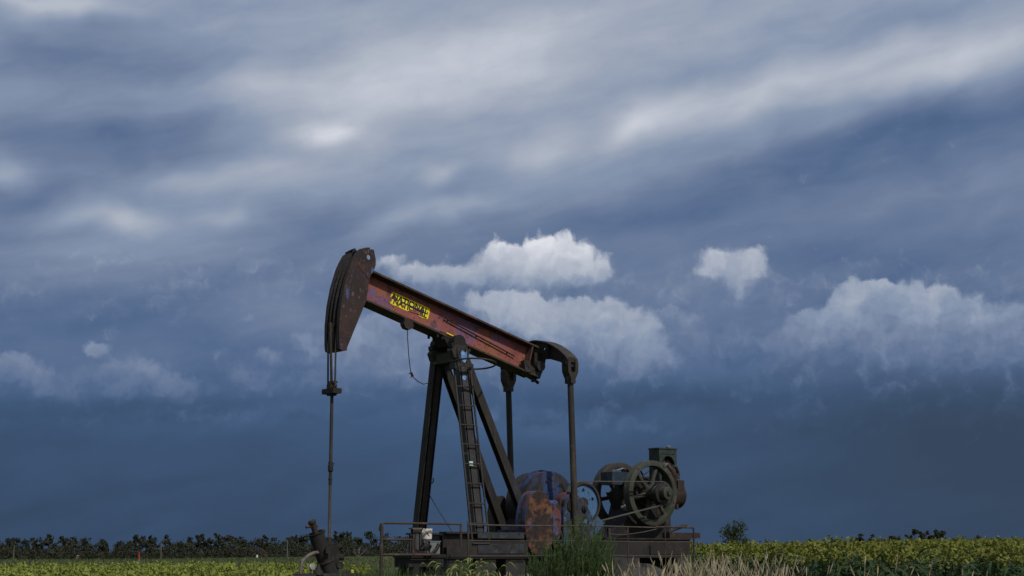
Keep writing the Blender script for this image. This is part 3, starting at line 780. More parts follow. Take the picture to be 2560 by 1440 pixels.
for k in range(8):
    t = k * math.pi / 4 + .2
    b = MB(); b.cyl((2.03 + .4*math.cos(t), -.235, 1.63 + .4*math.sin(t)), (2.03 + .4*math.cos(t), -.22, 1.63 + .4*math.sin(t)), .022, n=8)
    part('bolt', b, M['black'], GB)
# sheave on the input shaft
b = MB(); shc = (2.65, -.35, 1.67)
hs = [circle(2.52 + .215*math.cos(t), 1.66 + .215*math.sin(t), .036, 14) for t in [math.radians(18 + 72*k) for k in range(5)]]
b.prism(circle(2.52, 1.66, .325, 48), -.525, -.495, hs)
SHV = part('sheave', b, M['sheave'], PJ)
b = MB(); b.lathe((2.52, -.565, 1.66), (0, 1, 0), [(0, .325), (0, .36), (.035, .36), (.05, .34), (.065, .36), (.085, .34), (.10, .36), (.13, .36), (.13, .325)], 56, closed=True)
part('sheave_rim', b, M['wheeldark'], SHV)
b = MB(); b.lathe((2.52, -.575, 1.66), (0, 1, 0), [(0, .05), (0, .075), (.05, .10), (.2, .10)], 24); b.cyl((2.52, -.45, 1.66), (2.52, -.1, 1.66), .05, n=12)
part('sheave_hub', b, M['groove'], SHV)

# cranks with two counterweights each
LOB1 = chaikin([(x - .06, z) for x, z in [(1.24,1.83),(1.42,1.83),(1.55,1.68),(1.62,1.5),(1.65,1.2),(1.6,.95),(1.48,.78),(1.28,.75),(1.12,.85),(1.04,1.1),(1.035,1.42),(1.11,1.70)]])
LOB2 = chaikin([(1.93,1.79),(2.12,1.80),(2.31,1.69),(2.45,1.5),(2.52,1.2),(2.48,.95),(2.32,.78),(2.0,.75),(1.88,.85),(1.84,1.2),(1.85,1.6)])
def crank(s):
    Y = lambda a, c: (a, c) if s < 0 else (-c, -a)
    a = MB()
    a.prism(arc(2.03, 1.62, .21, 15, 165, 10) + [(1.83, 1.2), (1.88, .88), (2.22, .88), (2.24, 1.2)], *Y(-.72, -.585))
    a.prism(chaikin([(1.50, 1.62), (1.75, 1.72), (1.85, 1.5), (1.83, 1.0), (1.6, .95), (1.55, 1.2)]), *Y(-.74, -.60))
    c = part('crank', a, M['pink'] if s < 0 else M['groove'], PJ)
    if s < 0:
        w = MB(); w.prism(LOB1, *Y(-.86, -.60)); w1 = part('counterweight', w, M['bluerust'], c, 'counterweight with flaking orange rust face')
        f = MB(); f.prism([(1.285 + (x - 1.285) * .975, 1.28 + (z - 1.28) * .985) for x, z in LOB1], -.868, -.858); f_o = part('rusted_face', f, M['orange'], c)
        w = MB(); w.prism(LOB2, *Y(-.795, -.585)); w2 = part('counterweight', w, M['bluerust'], c, 'blue painted counterweight streaked with rust')
        f = MB(); f.prism([(2.18 + (x - 2.18) * .96, 1.28 + (z - 1.28) * .97) for x, z in LOB2], -.801, -.794); part('streaked_face', f, M['blueface'], c)
        k = MB(); k.lathe((2.3, -.80, 1.55), (0, -1, 0), [(0, .06), (.03, .06), (.03, .035), (.06, .035)], 8); part('weight_bolt', k, M['black'], c)
        k = MB(); k.cyl((2.28, -.83, .98), (2.28, -.80, .98), .05, n=8); part('weight_bolt', k, M['black'], c)
    else:
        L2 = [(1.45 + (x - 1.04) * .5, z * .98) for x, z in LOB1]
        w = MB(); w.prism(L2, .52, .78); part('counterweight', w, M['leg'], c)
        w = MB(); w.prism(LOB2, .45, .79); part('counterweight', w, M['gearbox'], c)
crank(-1); crank(1)
b = MB(); b.cyl((2.03, -.80, 1.60), (2.03, -.66, 1.60), .17, n=24)
part('crank_hub', b, M['groove'], PJ)

# ------------------------------------------------------------------ the gas engine
EN = root('engine', 'dull green stationary engine with two big spoked flywheels on a raised skid', 'engine', (4.3, .2, .72))
b = MB()
for y in (-.42, .85):
    b.ibeam((3.05, y, .90), (5.12, y, .90), .34, .16, .025, .03)
    b.box(3.06, 5.11, y - .055, y - .03, .74, 1.05)
for x in (3.1, 3.7, 4.4, 5.06): b.box(x - .05, x + .05, -.36, .78, .76, 1.0)
b.box(3.3, 5.0, -.36, .78, 1.0, 1.065)
b.box(4.1, 5.08, -.505, -.497, .78, .95)
SK = part('skid', b, M['skid'], EN)
b = MB(); b.box(4.62, 5.38, -.46, -.27, 1.075, 1.175); b.box(5.36, 5.40, -.45, -.28, 1.085, 1.165)
part('skid_rail', b, M['rusty'], SK)
b = MB(); b.box(3.15, 3.75, -.6, .95, -.05, .725); b.box(4.75, 5.05, -.5, .9, -.05, .725)
part('footing', b, M['concrete'], EN)
b = MB()
b.prism([(3.62,1.066),(5.0,1.066),(4.98,1.3),(4.9,1.5),(4.84,1.85),(4.6,2.08),(4.25,2.05),(4.08,1.75),(3.98,1.45),(3.86,1.3)], -.04, .5)
b.prism([(3.85,1.9),(4.2,1.9),(4.3,1.62),(4.05,1.55)], .08, .4)
b.cyl((4.385, -.1, 1.88), (4.385, .54, 1.88), .24, n=24)
part('crankcase', b, M['black'], EN)
b = MB()
b.box(3.75, 4.22, .1, .42, 2.03, 2.255); b.box(3.76, 4.21, .11, .41, 2.255, 2.262)
TK = part('fuel_tank', b, M['tankblue'], EN)
b = MB(); b.cyl((3.9, .25, 2.262), (3.9, .25, 2.31), .035, n=10); b.tube([(3.95,.2,2.29),(4.05,.15,2.33),(4.15,.2,2.32),(4.2,.25,2.27)], .022, 8)
part('tank_cap', b, M['zinc'], TK)
b = MB(); b.torus((3.98, -.02, 1.62), (0, 1, 0), .055, .014, 20, 8); b.cyl((3.98,-.02,1.62),(3.98,.1,1.62),.035,n=12)
part('magneto_ring', b, M['grey'], EN, 'pale round ring on the dark crankcase')
b = MB()
b.tube([(3.9,-.05,1.85),(4.0,-.06,1.95),(4.1,.0,1.7)], .02, 6); b.tube([(4.1,0,1.7),(4.15,-.02,2.0),(4.2,-.02,2.2)], .02, 6); b.tube([(4.2,-.02,2.2),(4.35,0,2.3),(4.5,.1,2.22),(4.65,.1,2.3)], .018, 6)
b.cyl((4.35,.1,2.02),(4.35,.1,2.25),.07,n=12); b.cyl((4.62,.2,2.0),(4.62,.2,2.2),.1,n=14); b.box(4.05,4.3,-.04,.1,2.05,2.14)
part('pipework', b, M['wheeldark'], EN)
def flywheel(y, mat, near):
    c = (4.385, y, 1.88)
    r_ = MB(); r_.lathe((4.385, y - .085, 1.88), (0, 1, 0), [(0, .495), (0, .575), (.008, .588), (.162, .588), (.17, .575), (.17, .495), (.14, .48), (.03, .48)], 72, closed=True)
    rim = part('flywheel', r_, mat, EN)
    s_ = MB()
    for k in range(6):
        t = math.radians(12 + 60 * k); ca, sa = math.cos(t), math.sin(t)
        s_.tube([(c[0] + ca * .08, y, c[2] + sa * .08), (c[0] + ca * .3 - sa * .012, y, c[2] + sa * .3 + ca * .012), (c[0] + ca * .49, y, c[2] + sa * .49)], [.05, .036, .042], 10)
    part('spokes', s_, mat, rim)
    h = MB(); h.lathe((4.385, y - .12, 1.88), (0, 1, 0), [(0, .09), (0.01, .12), (.23, .12), (.24, .09)], 28)
    part('hub', h, mat, rim)
    if not near:
        p_ = MB(); p_.box(3.835, 3.845, y - .02, y + .02, 1.70, 1.86)
        part('timing_mark', p_, M['white'], rim)
flywheel(-.22, M['green'], True); flywheel(.66, M['wheeldark'], False)
b = MB(); b.lathe((4.385, -.565, 1.87), (0, 1, 0), [(0, .10), (0, .19), (.03, .195), (.045, .175), (.06, .19), (.075, .175), (.09, .19), (.13, .195), (.13, .10)], 36)
PU = part('pulley', b, M['groove'], EN)
b = MB(); b.lathe((4.385, -.70, 1.87), (0, 1, 0), [(0, .05), (.004, .10), (.012, .115), (.14, .118)], 28)
b.cyl((4.385, -.735, 1.87), (4.385, -.695, 1.87), .04, n=10); b.cyl((4.385, -.44, 1.88), (4.385, -.1, 1.88), .13, .16, 24)
part('pulley_hub', b, M['green'], PU)
b = MB(); b.lathe((4.85, .1, 1.87), (1, 0, 0), [(0, .22), (.36, .25), (.52, .245), (.58, .18), (.62, .06), (.66, .05), (.67, .02)], 32)
b.box(4.7, 5.0, -.05, .25, 1.5, 1.8)
part('cylinder_head', b, M['rusty'], EN)
# radiator with its fan
b = MB()
fan_c = (5.055, 2.46)
outl = [(4.83, 1.98), (5.27, 1.98), (5.27, 2.71), (4.83, 2.71)]
arch = [(4.885, 2.02)] + [(5.055 - .17*math.cos(t), 2.40 + .17*math.sin(t)*1.1) for t in [math.pi*k/16 for k in range(17)]] + [(5.225, 2.02)]
b.prism(outl, 0, .025, [arch]); b.box(4.83, 4.85, .025, .28, 1.98, 2.71); b.box(5.25, 5.27, .025, .28, 1.98, 2.71); b.box(4.85, 5.25, .025, .28, 2.69, 2.71)
b.box(4.815, 5.285, -.012, .29, 2.712, 2.735); b.box(4.87, 5.23, -.008, -.001, 2.625, 2.64)
RA = part('radiator', b, M['greendark'], EN)
b = MB(); b.box(4.85, 5.25, .22, .26, 1.99, 2.69)
for k in range(18): b.box(4.86 + k*.022, 4.868 + k*.022, .20, .219, 1.99, 2.68)
part('radiator_core', b, M['core'], RA)
b = MB()
for k in range(4):
    t = math.radians(30 + 90*k); ca, sa = math.cos(t), math.sin(t)
    w = MB()
    pts = [(.03, -.02), (.15, -.06), (.155, .05), (.03, .03)]
    b.add([(fan_c[0] + r_*ca - q_*sa, .10 + (q_ * .5), fan_c[1] - .04 + r_*sa + q_*ca) for r_, q_ in pts] +
          [(fan_c[0] + r_*ca - q_*sa, .108 + (q_ * .5), fan_c[1] - .04 + r_*sa + q_*ca) for r_, q_ in pts],
          [(0,1,2,3),(7,6,5,4),(0,4,5,1),(1,5,6,2),(2,6,7,3),(3,7,4,0)])
b.cyl((fan_c[0], .06, fan_c[1] - .04), (fan_c[0], .2, fan_c[1] - .04), .035, n=12)
part('fan', b, M['cabinet'], RA)
b = MB(); b.lathe((5.18, .12, 2.735), (0, 0, 1), [(0, .03), (.02, .045), (.045, .045), (.055, .02)], 14)
part('radiator_cap', b, M['grey'], RA)
b = MB()
b.tube([(4.98,-.06,2.42),(5.04,-.10,2.33),(5.10,-.08,2.22),(5.12,-.06,2.1),(5.16,-.05,2.0)], [.04,.06,.075,.06,.06], 12)
b.tube([(5.05,-.1,2.40),(5.14,-.12,2.38),(5.2,-.1,2.3)], .028, 8); b.box(5.16, 5.32, -.14, .02, 1.92, 2.14); b.box(5.0, 5.12, -.12, 0, 2.05, 2.18)
b.cyl((5.22,-.06,2.16),(5.22,-.06,2.3),.05,n=10); b.cyl((5.2,-.06,1.6),(5.2,-.06,1.92),.03,n=8)
part('exhaust_manifold', b, M['rusty'], EN)
b = MB(); b.box(4.98, 5.07, -.02, .1, 1.07, 1.97)
part('radiator_post', b, M['wheeldark'], EN)
b = MB(); b.box(4.925, 4.975, -.03, .03, 1.07, 1.55)
part('conduit', b, M['zinc'], EN, 'pale grey vertical strip beside the radiator post')
b = MB(); b.tube([(4.85,-.2,1.18),(5.05,-.2,1.25),(5.22,-.2,1.30),(5.30,-.2,1.30)], [.02,.03,.035,.03], 8)
part('starting_handle', b, M['rusty'], EN)
b = MB(); b.box(3.17, 3.22, -.44, -.40, 1.07, 1.24)
part('skid_stake', b, M['rail'], SK)

# belts between sheave and pulley
def belt():
    c1, r1, c2, r2 = (2.52, 1.66), .366, (4.385, 1.87), .2
    dx, dz = c2[0]-c1[0], c2[1]-c1[1]; d = math.hypot(dx, dz); base = math.atan2(dz, dx); al = math.acos((r1-r2)/d)
    pts = []
    for i in range(25):
        t = base + al + (2*math.pi - 2*al) * i / 24; pts.append((c1[0] + r1*math.cos(t), c1[1] + r1*math.sin(t)))
    for i in range(17):
        t = base - al + 2*al * i / 16; pts.append((c2[0] + r2*math.cos(t), c2[1] + r2*math.sin(t)))
    cx = lambda p, k: p
    b = MB()
    for y0, y1 in ((-.548, -.518), (-.492, -.462)):
        n = len(pts); vs = []
        for i, p in enumerate(pts):
            q, r_ = pts[i-1], pts[(i+1) % n]; tx, tz = r_[0]-q[0], r_[1]-q[1]; l = math.hypot(tx, tz); nx, nz = -tz/l, tx/l
            for y, k in ((y0, 0), (y1, 0), (y1, -.014), (y0, -.014)): vs.append((p[0] + nx*k, y, p[1] + nz*k))
        fs = []
        for i in range(n):
            j = (i+1) % n
            for k in range(4): fs.append((i*4+k, i*4+(k+1) % 4, j*4+(k+1) % 4, j*4+k))
        b.add(vs, fs)
    t = root('drive_belt', 'grey drive belts running from the blue sheave to the engine pulley', 'belt', (3.4, -.5, 1.5))
    part('belt', b, M['belt'], t)
belt()

# ------------------------------------------------------------------ railings round the unit
RL = root('pipe_railing', 'brown pipe railing with three rails beside the wellhead and grey cabinet', 'railing', (-1.6, -1.5, 0))
b = MB(); b.tube([(-2.255, -1.5, 0), (-2.255, -1.5, 1.21)], .026, 10); part('post', b, M['rail'], RL)
b = MB(); b.tube([(-.80, -1.5, 1.245), (-.80, -1.5, .9)], .02, 8); part('post', b, M['rail'], RL)
b = MB(); b.tube([(-2.272, -1.47, 1.13), (-2.27, -1.48, 1.20), (-2.262, -1.5, 1.235), (-2.23, -1.5, 1.247), (-.80, -1.5, 1.25)], .017, 8); part('rail', b, M['rail'], RL)
b = MB(); b.tube([(-2.29, -1.5, 1.005), (-1.69, -1.5, 1.005)], .015, 8); part('rail', b, M['rail'], RL)
b = MB(); b.tube([(-2.255, -1.5, .782), (-1.2, -1.5, .782)], .019, 8); part('rail', b, M['rail'], RL)
b = MB(); b.tube([(-1.69, -1.5, .78), (-1.69, -1.5, 1.02)], .022, 8); part('post', b, M['rail'], RL)
b = MB(); b.tube([(-2.4, -1.5, .44), (-.9, -1.5, .44)], .03, 8); part('sill_pipe', b, M['rail'], RL)

WF = root('wire_fence', 'thin wire fence running past the counterweights and the engine skid to a bent end post', 'fence', (1.8, -1.5, 0))
for z, r_ in ((1.243, .0105), (1.0, .0075), (.768, .0065)):
    b = MB(); n = 24
    b.tube([(-.66 + (4.86) * i / n, -1.5, z - .006 * math.sin(3 * math.pi * i / n)) for i in range(n + 1)], r_, 6); part('wire', b, M['wire'], WF)
b = MB(); b.tube([(-.66, -1.5, 0), (-.66, -1.5, 1.30)], .016, 8); part('post', b, M['rail'], WF)
b = MB(); b.tube([(2.66, -1.5, 0), (2.66, -1.5, 1.24)], .011, 8); part('post', b, M['rail'], WF)
b = MB(); b.tube([(4.2, -1.5, 0), (4.2, -1.5, 1.22), (4.19, -1.5, 1.238), (4.16, -1.5, 1.245), (3.3, -1.5, 1.247)], .017, 8); part('post', b, M['rail'], WF)
b = MB(); b.tube([(3.52, -1.5, 0), (3.52, -1.5, 1.24)], .009, 8); part('post', b, M['rail'], WF)
b = MB(); b.tube([(2.25, -1.49, 1.125), (2.45, -1.49, 1.11), (2.66, -1.49, 1.115), (3.0, -1.49, 1.155), (3.25, -1.49, 1.195), (3.42, -1.49, 1.235)], .007, 6); part('loose_wire', b, M['wire'], WF)

# ------------------------------------------------------------------ wellhead and small gear
WH = root('wellhead', 'dark wellhead stack around the polished rod beneath the horse head', 'wellhead', (-2.245, 0, 0))
b = MB(); b.lathe((-2.245, 0, -.05), (0, 0, 1), [(0, .16), (.45, .16), (.45, .11), (.55, .11), (.56, .15), (.62, .15), (.63, .09), (.72, .085), (.73, .12), (.78, .12), (.79, .085), (.92, .08), (.93, .13), (1.0, .13), (1.02, .06), (1.09, .05), (1.10, .035)], 20)
st = part('stuffing_box', b, M['black'], WH)
b = MB(); b.cyl((-2.245, .1, .62), (-2.245, -.35, .62), .06, n=12); b.cyl((-2.245, 0, .5), (-1.75, 0, .5), .05, n=12); b.cyl((-2.6, -.35, .42), (-1.8, -.35, .42), .05, n=12)
b.box(-2.34, -2.16, -.16, -.02, .66, .92); b.cyl((-2.2, -.05, .74), (-2.02, -.05, .74), .05, n=10); b.cyl((-2.2, -.05, .9), (-2.08, -.05, .9), .04, n=10)
b.tube([(-2.16, 0, 1.0), (-2.11, -.02, .96), (-2.12, -.05, .86)], .02, 6)
part('flow_pipe', b, M['black'], WH)
b = MB(); b.lathe((-2.03, -.35, .465), (0, 0, 1), [(0, .012), (.04, .012), (.04, .026), (.075, .028), (.09, .018)], 12)
part('yellow_plug', b, M['yellowcap'], WH)

PT = root('leaning_tank', 'dark open topped cylinder leaning over with a capped pipe sticking out of it', 'tank', (-2.32, -.5, 0))
ax0, ax1 = Vector((-2.30, -.5, -.02)), Vector((-2.785, -.5, 1.10)); ad = (ax1 - ax0).normalized(); L_ = (ax1 - ax0).length
b = MB(); b.lathe(ax0, ad, [(0, .125), (L_ - .02, .118), (L_, .132), (L_ + .015, .132), (L_ + .015, .112), (L_ - .02, .10)], 28)
b.box(-2.70, -2.64, -.53, -.50, 1.10, 1.16)
tk = part('barrel', b, M['black'], PT)
for t_ in (.18, .62):
    b = MB(); b.lathe(ax0 + ad * (L_ * t_), ad, [(0, .118), (0, .138), (.03, .138), (.03, .118)], 28, closed=True)
    part('clamp_band', b, M['rusty'], tk)
b = MB(); q_ = ax0 + ad * (L_ * .78); b.cyl(q_ + Vector((0, -.10, 0)), q_ + Vector((0, -.19, .0)), .03, n=8); b.box(q_.x - .04, q_.x + .04, q_.y - .20, q_.y - .17, q_.z - .05, q_.z + .05)
part('side_valve', b, M['black'], tk)
b = MB(); p0 = ax1 + ad * -.1; b.tube([p0, ax1 + ad * .10, ax1 + ad * .15], [.042, .045, .048], 14); b.lathe(ax1 + ad * .15, ad, [(0, .05), (.015, .062), (.05, .062), (.065, .045)], 12)
c0 = ax1 + ad * .12; b.cyl(c0, c0 + Vector((-.13, 0, -.02)), .02, n=8); b.cyl(c0, c0 + Vector((.06, 0, .0)), .03, n=8)
part('capped_pipe', b, M['rusty'], tk)
b = MB(); b.tube([(-2.70, -.52, .82), (-2.86, -.58, .81), (-2.98, -.62, .77), (-3.08, -.62, .69), (-3.11, -.62, .55), (-3.09, -.62, .40), (-3.06, -.62, .2), (-3.06, -.62, 0)], [.028, .026, .026, .026, .026, .026, .026, .026], 10)
part('hose', b, M['hose'], PT)
VM = root('valve_manifold', 'low dark valve manifold with a round gauge at the foot of the leaning cylinder', 'valve', (-2.9, -.75, 0))
b = MB(); b.cyl((-3.35, -.75, .46), (-2.2, -.75, .46), .05, n=12); b.cyl((-2.88, -.75, 0), (-2.88, -.75, .56), .03, n=10); b.lathe((-2.88, -.75, .44), (0, 0, 1), [(0, .05), (.05, .085), (.1, .07), (.13, .04), (.2, .02)], 14)
b.cyl((-3.22, -.75, 0), (-3.22, -.75, .5), .045, n=10); b.cyl((-3.28, -.79, .43), (-3.28, -.70, .43), .07, n=12)
vb = part('valve_body', b, M['black'], VM)
b = MB(); b.lathe((-3.03, -.80, .60), (.1, -1, .3), [(0, .04), (.01, .05), (.03, .05), (.035, .04)], 22)
b.cyl((-3.03, -.76, .46), (-3.03, -.79, .6), .012, n=8)
part('gauge', b, M['glassg'], vb)

SD = root('equipment_stand', 'dark four legged steel stand carrying the cabinet and meter box', 'stand', (-1.42, -1.2, 0))
b = MB(); b.box(-1.72, -1.02, -1.42, -1.0, .74, .79); b.box(-1.70, -1.05, -1.40, -1.02, .60, .739)
sb_ = part('stand_top', b, M['black'], SD)
for x, dx in ((-1.66, .1), (-1.12, -.06)):
    for y in (-1.36, -1.06):
        b = MB(); b.bar((x + dx, y, .62), (x, y, -.02), .10, .10, (1, 0, 0)); part('leg', b, M['black'], SD)
CBX = root('cabinet', 'dusty tan ribbed electrical cabinet standing on the dark stand', 'cabinet', (-1.56, -1.25, .79))
b = MB(); b.box(-1.60, -1.445, -1.30, -1.30, .792, 1.165)
for x in (-1.585, -1.545, -1.50, -1.46): b.box(x - .006, x + .006, -1.37, -1.3595, .80, 1.10)
cb_ = part('cabinet_body', b, M['cabinet'], CBX)
b = MB(); b.box(-1.61, -1.435, -1.372, -1.26, 1.164, 1.185)
for z in (1.11, 1.13, 1.15): b.box(-1.595, -1.45, -1.366, -1.3595, z, z + .008)
part('cabinet_lid', b, M['cabinet'], cb_)
b = MB(); b.box(-1.53, -1.517, -1.378, -1.3605, .82, 1.12)
part('conduit', b, M['zinc'], cb_)
CAN = root('metal_can', 'grey galvanised can standing behind the meter box beside the tan cabinet', 'can', (-1.30, -1.30, .79))
b = MB(); b.lathe((-1.30, -1.30, .792), (0, 0, 1), [(0, .075), (.22, .078), (.225, .08)], 24); part('can_body', b, M['zinc'], CAN)
b = MB(); b.torus((-1.30, -1.30, 1.012), (0, 0, 1), .079, .005, 24, 6); part('can_rim', b, M['zinc'], CAN)
BK = root('bucket', 'broken white plastic bucket on top of the grey can', 'bucket', (-1.30, -1.30, 1.02))
n = 28; vs = []; tops = [.155 - (.05 if 9 <= k <= 15 else 0) + .008 * math.sin(k * 2.1) for k in range(n)]
for k in range(n):
    t = 2 * math.pi * k / n; c_, s__ = math.cos(t), math.sin(t)
    for r_, z in ((.076, 1.02), (.079, 1.05), (.084, 1.02 + tops[k]), (.080, 1.02 + tops[k]), (.073, 1.03)): vs.append((-1.30 + r_*c_, -1.30 + r_*s__, z))
fs = []
for k in range(n):
    j = (k + 1) % n
    for q in range(4): fs.append((k*5+q, j*5+q, j*5+q+1, k*5+q+1))
fs += [tuple(k*5 for k in range(n))[::-1], tuple(k*5+4 for k in range(n))]
b = MB(); b.add(vs, fs); bkt = part('bucket_body', b, M['white'], BK)
b = MB(); b.torus((-1.30, -1.30, 1.10), (.5, -.25, .45), .088, .004, 24, 6, 0, math.pi)
part('bail_handle', b, M['black'], bkt)
MX = root('meter_box', 'small light grey meter box with a dark slanting lever across its front', 'meter', (-1.2, -1.38, .79))
b = MB(); b.box(-1.31, -1.13, -1.41, -1.30, .80, .975); b.box(-1.325, -1.115, -1.418, -1.29, .977, .99)
mb_ = part('meter_case', b, M['grey'], MX)
b = MB(); b.tube([(-1.17, -1.44, .94), (-1.22, -1.45, .87), (-1.32, -1.45, .79)], [.032, .026, .018], 8); b.tube([(-1.32, -1.45, .79), (-1.42, -1.46, .73)], .010, 6)
part('lever', b, M['black'], mb_)
CK = root('clamp_valve', 'small dark clamp valve in front of the cabinet and can', 'valve', (-1.42, -1.42, .79))
b = MB(); b.lathe((-1.42, -1.42, .79), (0, 0, 1), [(0, .05), (.05, .035), (.08, .05), (.12, .055), (.15, .03), (.2, .02)], 12); b.tube([(-1.5, -1.43, .86), (-1.42, -1.44, .92), (-1.34, -1.42, .93), (-1.30, -1.42, .9)], .02, 8)
b.cyl((-1.55, -1.42, .83), (-1.55, -1.42, .86), .03, n=10); b.cyl((-1.62, -1.42, .815), (-1.42, -1.42, .815), .02, n=8)
ck_ = part('valve_body', b, M['black'], CK)
b = MB(); b.cyl((-1.455, -1.46, .96), (-1.455, -1.46, 1.0), .016, n=8); part('valve_stem', b, M['zinc'], ck_)

# loose wires on the unit
HW = root('hanging_wire', 'thin dark wire dangling from the bracket under the walking beam to the far leg', 'wire', (-.88, -.02, 4.42))
b = MB(); b.tube([(-.885, -.10, 4.45), (-.87, -.08, 4.30), (-.80, -.02, 4.0), (-.71, .05, 3.74), (-.62, .1, 3.67), (-.45, .2, 3.62), (-.28, .3, 3.60), (-.14, .36, 3.635), (-.08, .38, 3.63)], .0075, 6)
hw = part('wire', b, M['rope'], HW)
b = MB(); b.tube([(-.76, .03, 3.72), (-.70, .05, 3.74), (-.66, .07, 3.69), (-.71, .05, 3.66)], [.006, .022, .026, .006], 6); part('knot', b, M['rope'], hw)
GW = root('guy_wire', 'thin slack wire slanting from the far leg down to the base', 'wire', (.1, .75, 1.2))
b = MB(); b.tube([(.02, .75, 1.95), (.04, .68, 1.9), (.2, .55, 1.55), (.42, .4, 1.14)], .007, 6); part('wire', b, M['rope'], GW)
b = MB(); b.tube([(.02, .66, 1.98), (.14, .60, 1.98), (.15, .60, 2.0), (.15, .60, 2.06)], .012, 6); part('hook', b, M['rail'], legA)

# ------------------------------------------------------------------ vegetation
def plant_mat(name, c0, c1, c2=None, rough=.7, transl=.25, scale=3.0):
    m, nt, p = new_mat(name)
    g = nt.nodes.new('ShaderNodeTexCoord'); n = nt.nodes.new('ShaderNodeTexNoise'); nt.links.new(g.outputs['Object'], n.inputs['Vector'])
    n.inputs['Scale'].default_value = scale; n.inputs['Detail'].default_value = 5; n.inputs['Roughness'].default_value = .7
    r_ = nt.nodes.new('ShaderNodeValToRGB'); nt.links.new(n.outputs['Fac'], r_.inputs[0])
    e = r_.color_ramp.elements; e[0].position = .34; e[0].color = (*c0, 1); e[1].position = .66; e[1].color = (*c1, 1)
    if c2: k = r_.color_ramp.elements.new(.72); k.color = (*c2, 1)
    nt.links.new(r_.outputs[0], p.inputs['Base Color']); p.inputs['Roughness'].default_value = rough; p.inputs['Specular IOR Level'].default_value = .25
    if transl:
        t = nt.nodes.new('ShaderNodeBsdfTranslucent'); nt.links.new(r_.outputs[0], t.inputs[0])
        mx = nt.nodes.new('ShaderNodeMixShader'); mx.inputs[0].default_value = transl
        nt.links.new(p.outputs[0], mx.inputs[1]); nt.links.new(t.outputs[0], mx.inputs[2])
        o = [q for q in nt.nodes if q.type == 'OUTPUT_MATERIAL'][0]; nt.links.new(mx.outputs[0], o.inputs[0])
    return m
V = {}
V['tree'] = plant_mat('windbreak_foliage', (.028, .033, .020), (.05, .056, .032), scale=.35)
V['tree2'] = plant_mat('bush_foliage', (.03, .045, .02), (.055, .075, .03), scale=1.2)
V['bark'] = metal('tree_bark', (.05, .042, .034), bump=0)
V['dead'] = metal('bleached_dead_wood', (.20, .18, .16), bump=0)
V['cropleaf'] = plant_mat('crop_leaf', (.030, .055, .022), (.06, .10, .036), (.11, .16, .07), scale=3.5, rough=.55)
V['crophead'] = plant_mat('crop_flower_head', (.10, .125, .024), (.22, .23, .04), (.31, .25, .05), scale=5, transl=.2)
V['cropheadleft'] = plant_mat('crop_flower_head_pale', (.13, .17, .032), (.30, .33, .065), (.40, .35, .10), scale=6, transl=.2)
V['dry'] = plant_mat('dry_grass', (.30, .25, .16), (.60, .53, .37), (.75, .69, .54), scale=7, transl=.3)
V['weed'] = plant_mat('feathery_weed', (.07, .11, .042), (.13, .19, .07), (.20, .26, .10), scale=5, transl=.5)
V['grass'] = plant_mat('green_grass', (.045, .075, .022), (.10, .15, .04), (.19, .22, .08), scale=2, transl=.3)
V['foxtail'] = plant_mat('foxtail_head', (.20, .26, .07), (.34, .38, .14), scale=6, transl=.35)
V['fargrass'] = plant_mat('far_pasture_grass', (.05, .075, .035), (.10, .13, .045), (.30, .26, .13), scale=.12, transl=.2)

class QM:
    """many small quads gathered as arrays"""
    def __init__(s): s.v, s.f, s.m, s.n = [], [], [], 0
    def quads(s, P, mat=0):
        """P: (k,4,3)"""
        P = np.asarray(P, float); k = len(P)
        if not k: return
        s.v.append(P.reshape(-1, 3)); s.f.append(np.arange(k * 4).reshape(-1, 4) + s.n); s.m.append(np.full(k, mat)); s.n += k * 4
    def ribbons(s, C, W, mat=0):
        """C: (k,m,3) centre lines, W: (k,m,3) half-width vectors; m-1 quads each"""
        A, B_ = C - W, C + W
        k, m, _ = C.shape
        V_ = np.stack([A, B_], 2).reshape(k, m * 2, 3)
        i = np.arange(m - 1) * 2
        q = np.stack([i, i + 1, i + 3, i + 2], 1)
        F = (q[None] + (np.arange(k) * m * 2)[:, None, None]).reshape(-1, 4) + s.n
        s.v.append(V_.reshape(-1, 3)); s.f.append(F); s.m.append(np.full(len(F), mat)); s.n += k * m * 2
    def build(s, name, mats, smooth=True):
        me = bpy.data.meshes.new(name)
        v = np.concatenate(s.v); f = np.concatenate(s.f); mi = np.concatenate(s.m)
        me.vertices.add(len(v)); me.vertices.foreach_set('co', v.astype(np.float32).ravel())
        me.loops.add(f.size); me.loops.foreach_set('vertex_index', f.astype(np.int32).ravel())
        me.polygons.add(len(f)); me.polygons.foreach_set('loop_start', (np.arange(len(f)) * 4).astype(np.int32))
        me.polygons.foreach_set('material_index', mi.astype(np.int32))
        if smooth: me.polygons.foreach_set('use_smooth', np.ones(len(f), bool))
        for m in mats: me.materials.append(m)
        me.update(calc_edges=True); me.validate()
        o = bpy.data.objects.new(name, me); COL.objects.link(o); return o

def rnd(a, b, n): return RNG.uniform(a, b, n)
def unit(v): return v / np.maximum(np.linalg.norm(v, axis=-1, keepdims=True), 1e-9)

def field_points(n, y0, y1, t0, t1, power=1.0):
    """points spread over the ground between two bearings and two distances"""
    y = (rnd(0, 1, n) ** power) * (y1 - y0) + y0
    return rnd(t0, t1, n) * y, y

